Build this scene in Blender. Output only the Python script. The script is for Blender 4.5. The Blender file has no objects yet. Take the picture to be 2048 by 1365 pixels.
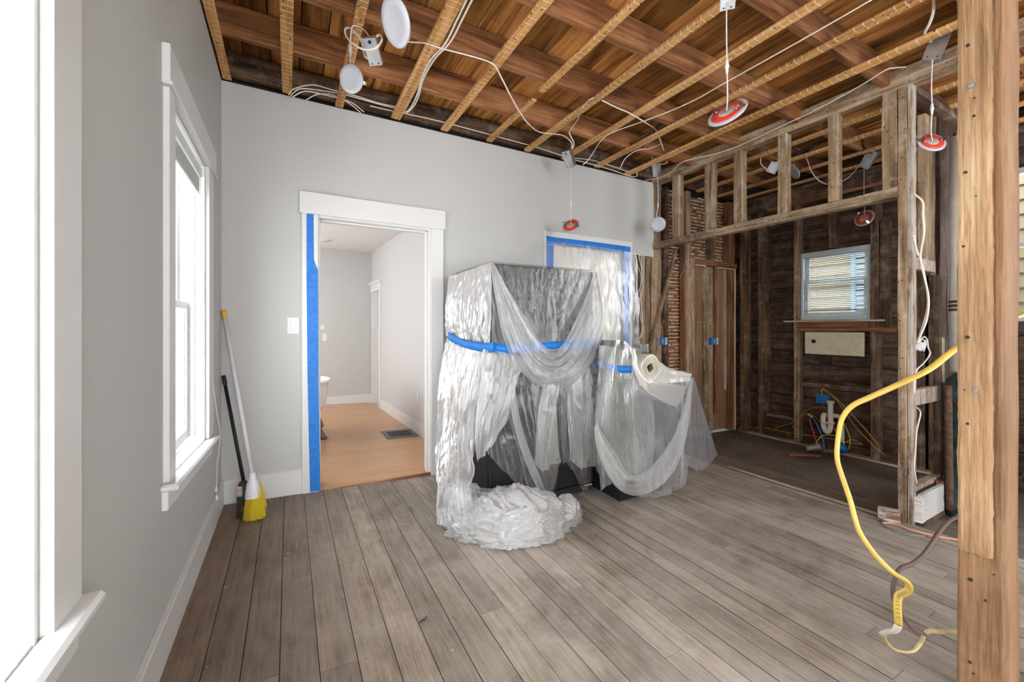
import bpy, math, random
import numpy as np
from mathutils import Vector, Matrix
C = bpy.context.scene.collection
sc = bpy.context.scene
rnd = random.Random(7)
# ------------------------------------------------------------------ camera
FPX = 817.0                      # focal length in pixels of the 2048 px wide frame
YAW = math.atan(446/817)         # the view is turned this far right of the room's depth axis
SN, CS = math.sin(YAW), math.cos(YAW)
EYE = 1.2
cam_d = bpy.data.cameras.new('camera'); cam = bpy.data.objects.new('camera', cam_d); C.objects.link(cam)
cam.location = (0, 0, EYE); cam.rotation_euler = (math.radians(90), 0, -YAW)
cam_d.sensor_width = 36; cam_d.lens = FPX/2048*36; cam_d.shift_y = -27.5/2048; cam_d.clip_start = .02
sc.camera = cam
# ------------------------------------------------------------------ light
W = bpy.data.worlds.new('overcast_sky'); sc.world = W; W.use_nodes = True
bg = W.node_tree.nodes['Background']; bg.inputs[0].default_value = (.965, .985, 1, 1); bg.inputs[1].default_value = 7.0
sc.view_settings.view_transform = 'Standard'; sc.view_settings.look = 'None'
sc.view_settings.exposure = 0.88; sc.view_settings.gamma = 1; sc.view_settings.use_curve_mapping = False
sc.cycles.max_bounces = 12; sc.cycles.diffuse_bounces = 8; sc.cycles.glossy_bounces = 4
sc.cycles.transparent_max_bounces = 32; sc.cycles.transmission_bounces = 6
sc.cycles.sample_clamp_indirect = 8; sc.cycles.caustics_reflective = False; sc.cycles.caustics_refractive = False
R90 = math.pi/2
# ------------------------------------------------------------------ helpers
def ray(u, v):
    d = (u-1024)/FPX
    return (SN+CS*d, CS-SN*d, (655-v)/FPX)
def onY(u, v, Y): r = ray(u, v); t = Y/r[1]; return Vector((r[0]*t, Y, EYE+r[2]*t))
def onX(u, v, X): r = ray(u, v); t = X/r[0]; return Vector((X, r[1]*t, EYE+r[2]*t))
def onZ(u, v, Z): r = ray(u, v); t = (Z-EYE)/r[2]; return Vector((r[0]*t, r[1]*t, Z))
def onW(u, v, w): r = ray(u, v); return Vector((r[0]*w, r[1]*w, EYE+r[2]*w))
def fz(x): return -.01-.0345*(x+.4)                    # the old floor sags towards the kitchen
def onF(u, v, off=0):
    r = ray(u, v); t = (1.21+.0345*.4-off)/(-r[2]-.0345*r[0]); return Vector((r[0]*t, r[1]*t, EYE+r[2]*t))

_p = np.random.RandomState(3).permutation(512)
_p = np.concatenate([_p, _p, _p])
_g = np.random.RandomState(5).normal(size=(512, 3)); _g /= np.linalg.norm(_g, axis=1)[:, None]
def pn(x, y, z=0.0):
    """gradient noise, vectorised"""
    x, y, z = np.broadcast_arrays(np.asarray(x, float), np.asarray(y, float), np.asarray(z, float))
    xi, yi, zi = np.floor(x).astype(int), np.floor(y).astype(int), np.floor(z).astype(int)
    xf, yf, zf = x-xi, y-yi, z-zi; xi &= 255; yi &= 255; zi &= 255
    f = lambda t: t*t*t*(t*(t*6-15)+10)
    U, V, Wt = f(xf), f(yf), f(zf); out = 0
    for a in (0, 1):
        for b in (0, 1):
            for c in (0, 1):
                h = _p[_p[_p[xi+a]+yi+b]+zi+c]; g = _g[h]
                d = g[..., 0]*(xf-a)+g[..., 1]*(yf-b)+g[..., 2]*(zf-c)
                out = out+d*(U if a else 1-U)*(V if b else 1-V)*(Wt if c else 1-Wt)
    return out*1.6
def ridge(x, y, z=0.0): return 1-2*np.abs(pn(x, y, z))
def fbm(x, y, z=0.0, o=4):
    s = 0; a = 1
    for i in range(o): s = s+a*pn(x*2**i, y*2**i, z*2**i+i*7.3); a *= .5
    return s

def link(name, me, mat=None, parent=None):
    o = bpy.data.objects.new(name, me); C.objects.link(o)
    if mat is not None: me.materials.append(mat)
    if parent is not None: o.parent = parent; o.matrix_parent_inverse = Matrix()
    return o
def mesh(name, vs, fs, smooth=False):
    me = bpy.data.meshes.new(name); me.from_pydata([tuple(v) for v in vs], [], fs); me.update()
    if smooth: me.polygons.foreach_set('use_smooth', [True]*len(me.polygons))
    return me
class MB:
    """collects shapes and links them as one mesh object"""
    def __init__(s): s.v = []; s.f = []; s.sm = []
    def add(s, vs, fs, smooth=False):
        n = len(s.v); s.v += [tuple(v) for v in vs]; s.f += [tuple(i+n for i in f) for f in fs]; s.sm += [smooth]*len(fs); return s
    def box(s, x0, x1, y0, y1, z0, z1, ch=.002):
        """box with chamfered edges"""
        if x0 > x1: x0, x1 = x1, x0
        if y0 > y1: y0, y1 = y1, y0
        if z0 > z1: z0, z1 = z1, z0
        c = min(ch, (x1-x0)*.3, (y1-y0)*.3, (z1-z0)*.3)
        if c <= 0:
            vs = [(x, y, z) for z in (z0, z1) for y in (y0, y1) for x in (x0, x1)]
            return s.add(vs, [(0, 2, 3, 1), (4, 5, 7, 6), (0, 1, 5, 4), (2, 6, 7, 3), (0, 4, 6, 2), (1, 3, 7, 5)])
        X = (x0, x1); Y = (y0, y1); Z = (z0, z1); vs = []; idx = {}
        for i in (0, 1):
            for j in (0, 1):
                for k in (0, 1):
                    sx, sy, sz = (1 if i == 0 else -1), (1 if j == 0 else -1), (1 if k == 0 else -1)
                    idx[i, j, k, 0] = len(vs); vs.append((X[i], Y[j]+sy*c, Z[k]+sz*c))
                    idx[i, j, k, 1] = len(vs); vs.append((X[i]+sx*c, Y[j], Z[k]+sz*c))
                    idx[i, j, k, 2] = len(vs); vs.append((X[i]+sx*c, Y[j]+sy*c, Z[k]))
        F = []; g = lambda i, j, k, a: idx[i, j, k, a]
        F += [(g(0,0,0,0), g(0,0,1,0), g(0,1,1,0), g(0,1,0,0)), (g(1,0,0,0), g(1,1,0,0), g(1,1,1,0), g(1,0,1,0))]
        F += [(g(0,0,0,1), g(1,0,0,1), g(1,0,1,1), g(0,0,1,1)), (g(0,1,0,1), g(0,1,1,1), g(1,1,1,1), g(1,1,0,1))]
        F += [(g(0,0,0,2), g(0,1,0,2), g(1,1,0,2), g(1,0,0,2)), (g(0,0,1,2), g(1,0,1,2), g(1,1,1,2), g(0,1,1,2))]
        for i in (0, 1):
            for j in (0, 1): F.append((g(i,j,0,0), g(i,j,1,0), g(i,j,1,1), g(i,j,0,1)) if i == j else (g(i,j,0,1), g(i,j,1,1), g(i,j,1,0), g(i,j,0,0)))
            for k in (0, 1): F.append((g(i,0,k,0), g(i,0,k,2), g(i,1,k,2), g(i,1,k,0)) if i != k else (g(i,0,k,0), g(i,1,k,0), g(i,1,k,2), g(i,0,k,2)))
        for j in (0, 1):
            for k in (0, 1): F.append((g(0,j,k,1), g(1,j,k,1), g(1,j,k,2), g(0,j,k,2)) if j == k else (g(0,j,k,1), g(0,j,k,2), g(1,j,k,2), g(1,j,k,1)))
        for key in [(i,j,k) for i in (0,1) for j in (0,1) for k in (0,1)]:
            t = (g(*key,0), g(*key,1), g(*key,2)); F.append(t if sum(key) % 2 else t[::-1])
        return s.add(vs, F)
    def tube(s, pts, r, n=8, sub=6, flat=1.0, closed=False, caps=True):
        """smooth tube through points; flat<1 squashes it"""
        P = spline(pts, sub) if sub > 1 else [Vector(p) for p in pts]
        N = len(P); up = Vector((0, 0, 1)); vs = []; last = None
        for i, p in enumerate(P):
            t = (P[min(i+1, N-1)]-P[max(i-1, 0)])
            if t.length < 1e-7: t = Vector((0, 0, 1))
            t.normalize()
            if last is None:
                a = t.cross(up)
                if a.length < .1: a = t.cross(Vector((1, 0, 0)))
            else: a = last-t*last.dot(t)
            a.normalize(); b = t.cross(a); last = a
            rr = r[min(len(r)-1, int(i/(N-1)*(len(r)-1)+.5))] if isinstance(r, (list, tuple)) else r
            for k in range(n):
                th = 2*math.pi*k/n; vs.append(p+a*math.cos(th)*rr+b*math.sin(th)*rr*flat)
        fs = [(i*n+k, i*n+(k+1) % n, (i+1)*n+(k+1) % n, (i+1)*n+k) for i in range(N-1) for k in range(n)]
        if caps: fs += [tuple(range(n))[::-1], tuple(range((N-1)*n, N*n))]
        return s.add(vs, fs, True)
    def lathe(s, prof, n=32, M=Matrix()):
        """prof: (radius, height) pairs, turned about z, placed by M"""
        vs = []; fs = []
        for r, h in prof:
            for k in range(n):
                a = 2*math.pi*k/n; vs.append(M @ Vector((r*math.cos(a), r*math.sin(a), h)))
        m = len(prof)
        fs = [(i*n+k, i*n+(k+1) % n, (i+1)*n+(k+1) % n, (i+1)*n+k) for i in range(m-1) for k in range(n)]
        fs += [tuple(range(n))[::-1], tuple(range((m-1)*n, m*n))]
        return s.add(vs, fs, True)
    def poly(s, pts, thick):
        """flat polygon (list of Vectors) given a thickness vector"""
        t = Vector(thick); n = len(pts); vs = [Vector(p) for p in pts]+[Vector(p)+t for p in pts]
        fs = [tuple(range(n)), tuple(range(n, 2*n))[::-1]]+[(i, i+n, (i+1) % n+n, (i+1) % n) for i in range(n)]
        return s.add(vs, fs)
    def build(s, name, mat=None, parent=None, fix=True):
        me = bpy.data.meshes.new(name); me.from_pydata(s.v, [], s.f)
        me.polygons.foreach_set('use_smooth', s.sm); me.update()
        if fix:
            import bmesh
            b = bmesh.new(); b.from_mesh(me); bmesh.ops.recalc_face_normals(b, faces=b.faces); b.to_mesh(me); b.free()
        return link(name, me, mat, parent)
def spline(pts, sub=6):
    P = [Vector(p) for p in pts]
    if len(P) < 3: return [P[0].lerp(P[-1], i/4) for i in range(5)]
    out = []; Q = [P[0]*2-P[1]]+P+[P[-1]*2-P[-2]]
    for i in range(1, len(Q)-2):
        a, b, c, d = Q[i-1:i+3]
        for k in range(sub):
            t = k/sub
            out.append(.5*((2*b)+(c-a)*t+(2*a-5*b+4*c-d)*t*t+(3*b-a-3*c+d)*t**3))
    out.append(P[-1]); return out
def tag(o, label=None, cat=None, group=None, kind=None):
    if label: o['label'] = label
    if cat: o['category'] = cat
    if group: o['group'] = group
    if kind: o['kind'] = kind
    return o
def empty(name, loc=(0, 0, 0), rz=0):
    """an Empty at a thing's base"""
    o = bpy.data.objects.new(name, None); C.objects.link(o); o.location = loc; o.rotation_euler = (0, 0, rz); o.empty_display_size = .1; return o
def bx(name, x0, x1, y0, y1, z0, z1, mat, parent=None, ch=.002): return MB().box(x0, x1, y0, y1, z0, z1, ch).build(name, mat, parent, fix=False)
def struct(name, loc=(0, 0, 0)): o = empty(name, loc); o['kind'] = 'structure'; return o
def board(name, x0, x1, y0, y1, z0, z1, mat, parent, axis=2, rough=.002, seg=.25, ch=.003):
    """old sawn timber: a long box cut into short lengths whose edges wander a little"""
    lo = [min(x0, x1), min(y0, y1), min(z0, z1)]; hi = [max(x0, x1), max(y0, y1), max(z0, z1)]
    L = hi[axis]-lo[axis]; n = max(1, min(24, int(L/seg))); o1, o2 = [k for k in (0, 1, 2) if k != axis]
    a0, a1, b0, b1 = lo[o1], hi[o1], lo[o2], hi[o2]; c = min(ch, (a1-a0)*.25, (b1-b0)*.25)
    ring = [(a0+c, b0), (a1-c, b0), (a1, b0+c), (a1, b1-c), (a1-c, b1), (a0+c, b1), (a0, b1-c), (a0, b0+c)]
    vs = []
    for i in range(n+1):
        t = lo[axis]+L*i/n; j = [rnd.uniform(-rough, rough) for _ in range(4)]
        for q, (a, b) in enumerate(ring):
            p = [0, 0, 0]; p[axis] = t
            p[o1] = a+(j[0] if a < (a0+a1)/2 else j[1]); p[o2] = b+(j[2] if b < (b0+b1)/2 else j[3]); vs.append(p)
    fs = [(i*8+k, i*8+(k+1) % 8, (i+1)*8+(k+1) % 8, (i+1)*8+k) for i in range(n) for k in range(8)]
    fs += [tuple(range(8))[::-1], tuple(range(n*8, n*8+8))]
    if axis == 1: fs = [f[::-1] for f in fs]
    return MB().add(vs, fs).build(name, mat, parent, fix=False)
# ------------------------------------------------------------------ materials
def newmat(name):
    m = bpy.data.materials.new(name); m.use_nodes = True; nt = m.node_tree; nt.nodes.clear()
    o = nt.nodes.new('ShaderNodeOutputMaterial'); b = nt.nodes.new('ShaderNodeBsdfPrincipled'); nt.links.new(b.outputs[0], o.inputs[0])
    return m, nt, b
def N(nt, t, **k):
    n = nt.nodes.new(t)
    for a, v in k.items():
        if a == 'op': n.operation = v
        elif a == 'ins':
            for i, x in v.items():
                if hasattr(x, 'is_linked') or isinstance(x, bpy.types.NodeSocket): nt.links.new(x, n.inputs[i])
                else: n.inputs[i].default_value = x
        else: setattr(n, a, v)
    return n
def rgba(c): return (c[0], c[1], c[2], 1)
def srgb(r, g, b): f = lambda x: ((x/255+.055)/1.055)**2.4 if x > 10 else x/255/12.92; return (f(r), f(g), f(b))
def mixc(nt, fac, a, b, mode='MIX'):
    n = nt.nodes.new('ShaderNodeMix'); n.data_type = 'RGBA'; n.blend_type = mode
    for s, x in ((n.inputs[0], fac), (n.inputs[6], a), (n.inputs[7], b)):
        if isinstance(x, bpy.types.NodeSocket): nt.links.new(x, s)
        else: s.default_value = x if not isinstance(x, tuple) or len(x) == 4 else rgba(x)
    return n.outputs[2]
def ramp(nt, fac, stops):
    r = nt.nodes.new('ShaderNodeValToRGB'); e = r.color_ramp.elements
    while len(e) < len(stops): e.new(.5)
    for i, (p, c) in enumerate(stops): e[i].position = p; e[i].color = rgba(c) if not isinstance(c, (int, float)) else (c, c, c, 1)
    nt.links.new(fac, r.inputs[0]); return r.outputs[0]
def noise(nt, vec, scale, detail=4, rough=.55, dist=0):
    n = nt.nodes.new('ShaderNodeTexNoise'); nt.links.new(vec, n.inputs['Vector'])
    n.inputs['Scale'].default_value = scale; n.inputs['Detail'].default_value = detail; n.inputs['Roughness'].default_value = rough; n.inputs['Distortion'].default_value = dist
    return n.outputs[0]
def plain(name, col, rough=.5, metal=0, bump=0, bscale=40, spec=.5, var=0):
    m, nt, b = newmat(name); tc = N(nt, 'ShaderNodeTexCoord').outputs['Object']
    b.inputs['Roughness'].default_value = rough; b.inputs['Metallic'].default_value = metal; b.inputs['Specular IOR Level'].default_value = spec
    n = noise(nt, tc, bscale, 5)
    if var: nt.links.new(mixc(nt, ramp(nt, n, [(.35, 0), (.65, 1)]), tuple(c*(1-var) for c in col), tuple(min(1, c*(1+var*.5)) for c in col)), b.inputs[0])
    else: b.inputs[0].default_value = rgba(col)
    if bump: bp = N(nt, 'ShaderNodeBump', ins={'Strength': bump, 'Distance': .002, 'Height': n}); nt.links.new(bp.outputs[0], b.inputs['Normal'])
    return m
def wood(name, axis, dark, mid, light, rough=.75, grain=1.0, blotch=.5, rand=.35, nails=0, plaster=0, dust=0, dustcol=(.62, .58, .52), bump=.5, paint=None, spec=.25, knots=.5):
    m, nt, b = newmat(name); L = nt.links
    tc = N(nt, 'ShaderNodeTexCoord').outputs['Object']; oi = N(nt, 'ShaderNodeObjectInfo').outputs['Random']
    off = N(nt, 'ShaderNodeCombineXYZ', ins={0: N(nt, 'ShaderNodeMath', op='MULTIPLY', ins={0: oi, 1: 37.0}).outputs[0], 1: N(nt, 'ShaderNodeMath', op='MULTIPLY', ins={0: oi, 1: 91.0}).outputs[0], 2: N(nt, 'ShaderNodeMath', op='MULTIPLY', ins={0: oi, 1: 53.0}).outputs[0]}).outputs[0]
    p = N(nt, 'ShaderNodeVectorMath', op='ADD', ins={0: tc, 1: off}).outputs[0]
    s = [55*grain]*3; s[axis] = 2.2*grain
    st = N(nt, 'ShaderNodeVectorMath', op='MULTIPLY', ins={0: p, 1: tuple(s)}).outputs[0]
    s2 = [9.0]*3; s2[axis] = .8
    st2 = N(nt, 'ShaderNodeVectorMath', op='MULTIPLY', ins={0: p, 1: tuple(s2)}).outputs[0]
    g = noise(nt, st, 1.0, 6, .65, .6); g2 = noise(nt, st2, 1.0, 3, .5, 1.5)
    f = N(nt, 'ShaderNodeMath', op='MULTIPLY_ADD', ins={0: g2, 1: .8, 2: N(nt, 'ShaderNodeMath', op='MULTIPLY', ins={0: g, 1: .6}).outputs[0]}).outputs[0]
    col = ramp(nt, f, [(.50, dark), (.68, mid), (.88, light)])
    bl = noise(nt, p, 3.2, 4, .6); col = mixc(nt, blotch, col, mixc(nt, ramp(nt, bl, [(.35, 0), (.65, 1)]), (.45, .42, .40), (1.0, 1.0, 1.0)), 'MULTIPLY')
    br = N(nt, 'ShaderNodeMath', op='MULTIPLY_ADD', ins={0: oi, 1: rand*2, 2: 1-rand}).outputs[0]
    brc = N(nt, 'ShaderNodeCombineXYZ', ins={0: br, 1: br, 2: br}).outputs[0]
    col = mixc(nt, 1.0, col, brc, 'MULTIPLY')
    if dust:
        dn = noise(nt, p, 7, 5, .7); col = mixc(nt, ramp(nt, dn, [(.5, 0), (.75, dust)]), col, dustcol)
    if plaster:
        # pale bars left by the old laths, with nail holes between
        sx = N(nt, 'ShaderNodeSeparateXYZ', ins={0: tc}).outputs[axis]
        q = N(nt, 'ShaderNodeMath', op='MULTIPLY_ADD', ins={0: noise(nt, p, 9, 2), 1: .25, 2: N(nt, 'ShaderNodeMath', op='DIVIDE', ins={0: sx, 1: .0445}).outputs[0]}).outputs[0]
        fr = N(nt, 'ShaderNodeMath', op='FRACT', ins={0: q}).outputs[0]
        line = N(nt, 'ShaderNodeMath', op='LESS_THAN', ins={0: fr, 1: .13}).outputs[0]
        gate = N(nt, 'ShaderNodeMath', op='GREATER_THAN', ins={0: noise(nt, p, 16, 4, .7), 1: .58-plaster*.12}).outputs[0]
        k = N(nt, 'ShaderNodeMath', op='MULTIPLY', ins={0: line, 1: gate}).outputs[0]
        k = N(nt, 'ShaderNodeMath', op='MULTIPLY', ins={0: k, 1: .6}).outputs[0]
        col = mixc(nt, k, col, (.80, .74, .64))
    if nails:
        vo = N(nt, 'ShaderNodeTexVoronoi', ins={'Vector': p, 'Scale': 26.0}).outputs['Distance']
        k = N(nt, 'ShaderNodeMath', op='LESS_THAN', ins={0: vo, 1: .15}).outputs[0]
        k2 = N(nt, 'ShaderNodeMath', op='MULTIPLY', ins={0: k, 1: nails}).outputs[0]
        col = mixc(nt, k2, col, (.03, .02, .015))
    if knots:
        vo = N(nt, 'ShaderNodeTexVoronoi', ins={'Vector': st2, 'Scale': .55}).outputs['Distance']
        col = mixc(nt, ramp(nt, vo, [(.05, knots), (.14, 0)]), col, tuple(c*.4 for c in dark))
    if paint:
        k = ramp(nt, noise(nt, N(nt, 'ShaderNodeVectorMath', op='MULTIPLY', ins={0: p, 1: tuple((5.0 if q == axis else 30.0) for q in range(3))}).outputs[0], 1.0, 6, .7), [(paint[1]-.04, 0), (paint[1]+.04, paint[2])]); col = mixc(nt, k, col, paint[0])
    L.new(col, b.inputs[0]); b.inputs['Roughness'].default_value = rough; b.inputs['Specular IOR Level'].default_value = spec
    if bump: L.new(N(nt, 'ShaderNodeBump', ins={'Strength': bump, 'Distance': .003, 'Height': f}).outputs[0], b.inputs['Normal'])
    return m
M = {}
M['wall_grey'] = plain('grey wall paint', srgb(186, 186, 184), .6, bump=.12, bscale=60, spec=.3)
M['wall_pale'] = plain('pale wall paint', srgb(192, 191, 190), .6, bump=.08, bscale=60, spec=.3)
M['ceil_white'] = plain('white ceiling paint', srgb(215, 213, 213), .7)
M['trim'] = plain('white trim gloss', srgb(212, 212, 211), .35, bump=.15, bscale=25, spec=.4)
M['trim_old'] = plain('chipped white paint', srgb(215, 214, 210), .45, bump=.5, bscale=30, var=.08)
M['vinyl'] = plain('white vinyl', srgb(214, 215, 215), .35)
M['white_pl'] = plain('white moulded fitting', srgb(212, 212, 216), .35)
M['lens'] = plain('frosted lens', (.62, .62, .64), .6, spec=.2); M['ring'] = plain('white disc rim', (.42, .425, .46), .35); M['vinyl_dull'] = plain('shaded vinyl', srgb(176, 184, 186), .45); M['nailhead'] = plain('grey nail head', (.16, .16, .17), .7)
M['tape'] = plain('blue masking tape', srgb(22, 118, 205), .55, bump=.12, bscale=30, var=.2)
M['black'] = plain('black enamel', (.010, .010, .012), .5, bump=.1, bscale=8, spec=.3)
M['blackmat'] = plain('matt black', (.015, .015, .016), .6)
M['steel'] = plain('galvanised steel', (.56, .58, .6), .38, 1, bump=.1, bscale=15, var=.2)
M['clip'] = plain('spring steel', (.55, .52, .46), .3, 1)
M['red'] = plain('red metal plate', srgb(205, 62, 50), .4, var=.15, bscale=20)
M['foil'] = plain('grey label foil', srgb(175, 160, 150), .45, var=.2, bscale=30)
M['cable_w'] = plain('white cable sheath', srgb(226, 218, 206), .45)
M['cable_y'] = plain('yellow cable sheath', srgb(212, 178, 88), .42, var=.12, bscale=20)
M['cable_y2'] = plain('thin yellow cable sheath', srgb(205, 160, 50), .45)
M['cable_g'] = plain('grey cable sheath', srgb(120, 118, 120), .5)
M['cable_b'] = plain('brown cord sheath', srgb(98, 80, 76), .55)
M['cable_o'] = plain('orange pink cord', srgb(225, 165, 140), .5)
M['box_blue'] = plain('blue plastic box', srgb(25, 110, 175), .45)
M['pex_red'] = plain('red pipe', srgb(150, 25, 30), .4); M['pex_blue'] = plain('blue pipe', srgb(20, 85, 130), .4)
M['pvc'] = plain('off-white drain pipe', srgb(208, 200, 182), .4)
M['yellow'] = plain('yellow moulded plastic', srgb(225, 175, 30), .45)
M['bristle'] = plain('yellow broom bristle', srgb(225, 200, 25), .5)
M['bristle_k'] = plain('grey broom bristle', srgb(60, 58, 52), .7)
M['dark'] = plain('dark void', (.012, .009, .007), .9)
M['grime_shade'] = plain('seam grime', (.06, .045, .033), .95, var=.4, bscale=30)
M['plaster'] = plain('old plaster', srgb(205, 200, 188), .85, bump=.6, bscale=50, var=.15)
M['brass'] = plain('aged brass', (.18, .11, .08), .45, .8, bump=.3, bscale=40)
M['enamel'] = plain('white bath enamel', srgb(228, 226, 222), .15)
M['grille'] = plain('grey cast grille', srgb(120, 120, 118), .5, .5, var=.2)
M['rust'] = plain('rusty iron', srgb(88, 62, 48), .85, .1, bump=.8, bscale=30, var=.5)
M['cream'] = plain('cream painted board', srgb(205, 196, 168), .6, bump=.3, bscale=20, var=.1)
M['siding'] = plain('cream house siding', srgb(100, 91, 66), .6)
M['brick'] = plain('red brick', srgb(112, 68, 55), .85, bump=.5, bscale=60, var=.3)
M['glass_green'] = plain('verdigris copper tank', srgb(58, 92, 90), .5, .4, bump=.6, bscale=14, var=.6)
M['flue'] = plain('pale flue pipe', srgb(196, 192, 184), .55, bump=.2, bscale=12, var=.1)
def glassmat():
    m, nt, b = newmat('window glass'); nt.nodes.remove(b); o = nt.nodes['Material Output']
    mx = N(nt, 'ShaderNodeMixShader', ins={0: .06, 1: N(nt, 'ShaderNodeBsdfTransparent').outputs[0], 2: N(nt, 'ShaderNodeBsdfGlossy', ins={'Roughness': .02}).outputs[0]})
    nt.links.new(mx.outputs[0], o.inputs[0]); return m
M['glass'] = glassmat()
def film(name, haze, tint, rough=.2, wr=28, bs=.45, gl=.35, fr_=.75, hzf=.45):
    """polythene: mostly see-through, with a milky share and sharp glints on the creases"""
    m, nt, b = newmat(name); nt.nodes.remove(b); o = nt.nodes['Material Output']; tc = N(nt, 'ShaderNodeTexCoord').outputs['Object']
    sv = N(nt, 'ShaderNodeVectorMath', op='MULTIPLY', ins={0: tc, 1: (1, 1, .38)}).outputs[0]
    n1 = noise(nt, sv, wr, 7, .62, 1.2); n2 = noise(nt, sv, wr*.35, 4, .5, 1.6)
    h = N(nt, 'ShaderNodeMath', op='ABSOLUTE', ins={0: N(nt, 'ShaderNodeMath', op='SUBTRACT', ins={0: n1, 1: .5}).outputs[0]}).outputs[0]
    h = N(nt, 'ShaderNodeMath', op='SUBTRACT', ins={0: n2, 1: h}).outputs[0]
    bp = N(nt, 'ShaderNodeBump', ins={'Strength': bs, 'Distance': .008, 'Height': h}).outputs[0]
    dif = N(nt, 'ShaderNodeBsdfDiffuse', ins={0: rgba(tint), 2: bp}).outputs[0]
    trl = N(nt, 'ShaderNodeBsdfTranslucent', ins={0: rgba(tint), 1: bp}).outputs[0]
    milk = N(nt, 'ShaderNodeMixShader', ins={0: .45, 1: dif, 2: trl}).outputs[0]
    gls = N(nt, 'ShaderNodeBsdfGlossy', ins={0: (1, 1, 1, 1), 'Roughness': rough, 'Normal': bp}).outputs[0]
    tr = N(nt, 'ShaderNodeBsdfTransparent', ins={0: (.97, .975, .98, 1)}).outputs[0]
    lw = N(nt, 'ShaderNodeLayerWeight', ins={0: .35, 1: bp}).outputs['Facing']
    hz = N(nt, 'ShaderNodeMath', op='MULTIPLY_ADD', ins={0: lw, 1: hzf, 2: haze}); hz.use_clamp = True
    a = N(nt, 'ShaderNodeMixShader', ins={0: hz.outputs[0], 1: tr, 2: milk}).outputs[0]
    fr = N(nt, 'ShaderNodeMath', op='MULTIPLY_ADD', ins={0: N(nt, 'ShaderNodeFresnel', ins={0: 1.5, 1: bp}).outputs[0], 1: fr_, 2: gl*.10}); fr.use_clamp = True
    z = N(nt, 'ShaderNodeMixShader', ins={0: fr.outputs[0], 1: a, 2: gls}).outputs[0]
    nt.links.new(z, o.inputs[0]); return m
M['film'] = film('clear polythene film', .035, (.95, .97, .99), bs=.4, wr=50, fr_=.32, hzf=.22, rough=.15)
M['film_thick'] = film('milky polythene film', .27, (.98, .985, .99), wr=36, bs=.3, fr_=.42, rough=.18)
M['film_pile'] = film('bunched polythene film', .30, (.96, .965, .97), wr=60, bs=.6, fr_=.6, hzf=.6)
M['film_front'] = film('stretched polythene film', .03, (.95, .97, .99), bs=.3, wr=38, fr_=.22, hzf=.15, rough=.14)
M['film_green'] = film('greenish polythene film', .16, (.80, .84, .70), wr=18, bs=.25, fr_=.32, hzf=.3)
M['film_smooth'] = film('smooth polythene film', .22, (.86, .90, .97), wr=14, bs=.2, fr_=.32, hzf=.3)
M['film_roll'] = film('creamy rolled film', .80, (.90, .89, .84), wr=8, bs=.12, fr_=.4)
M['film_door'] = film('door polythene film', .10, (.85, .85, .84), wr=12, bs=.2, fr_=.22, rough=.3)
O_D, O_M, O_L = (.055, .020, .008), (.20, .080, .028), (.38, .17, .065)
for ax, k in enumerate('xyz'):
    M['joist_'+k] = wood('old orange joist '+k, ax, (.095, .036, .013), (.26, .105, .040), (.42, .20, .09), blotch=.55, rand=.15)
    M['subfloor_'+k] = wood('rough sawn sheathing '+k, ax, (.09, .032, .009), (.36, .145, .036), (.60, .29, .09), blotch=.5, rand=.5, knots=.6)
    M['strip_'+k] = wood('furring strip '+k, ax, (.30, .135, .042), (.54, .27, .085), (.70, .41, .17), blotch=.2, rand=.1, nails=.9, plaster=1, knots=0)
    M['stud_'+k] = wood('grey brown stud '+k, ax, (.10, .062, .035), (.27, .175, .10), (.46, .34, .22), blotch=.45, rand=.18, nails=.8, dust=.45, paint=((.62, .56, .48), .64, .6))
    M['dstud_'+k] = wood('dark stained stud '+k, ax, (.032, .017, .011), (.105, .060, .036), (.23, .14, .085), blotch=.6, rand=.25, dust=.25)
    M['shiplap_'+k] = wood('dark sheathing board '+k, ax, (.022, .012, .009), (.062, .034, .024), (.13, .075, .050), blotch=.7, rand=.25, dust=.12, knots=.7)
    M['raw_'+k] = wood('sawn post '+k, ax, (.115, .055, .022), (.27, .155, .075), (.41, .28, .16), blotch=.4, rand=.05, nails=0, knots=.35, grain=4, bump=1.5)
    M['red_'+k] = wood('reddish timber '+k, ax, (.10, .035, .018), (.25, .10, .05), (.40, .20, .12), blotch=.4, rand=.1)
    M['panel_'+k] = wood('brown cabinet panel '+k, ax, (.20, .11, .06), (.30, .17, .095), (.36, .22, .13), blotch=.2, rand=.25, grain=.6, knots=0, bump=.1, rough=.5)
    M['pale_'+k] = wood('pale worn strip '+k, ax, (.30, .25, .18), (.50, .42, .31), (.68, .60, .48), blotch=.3, rand=.1, knots=0)
M['lath'] = wood('lath', 0, (.10, .035, .015), (.26, .105, .045), (.42, .20, .09), blotch=.5, rand=.1, grain=.8)
M['post'] = wood('painted sawn post', 2, (.050, .025, .011), (.15, .074, .034), (.27, .15, .078), blotch=.35, rand=0, dust=.3, dustcol=(.40, .26, .14), bump=1.6, grain=3.5, knots=.6)
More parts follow.
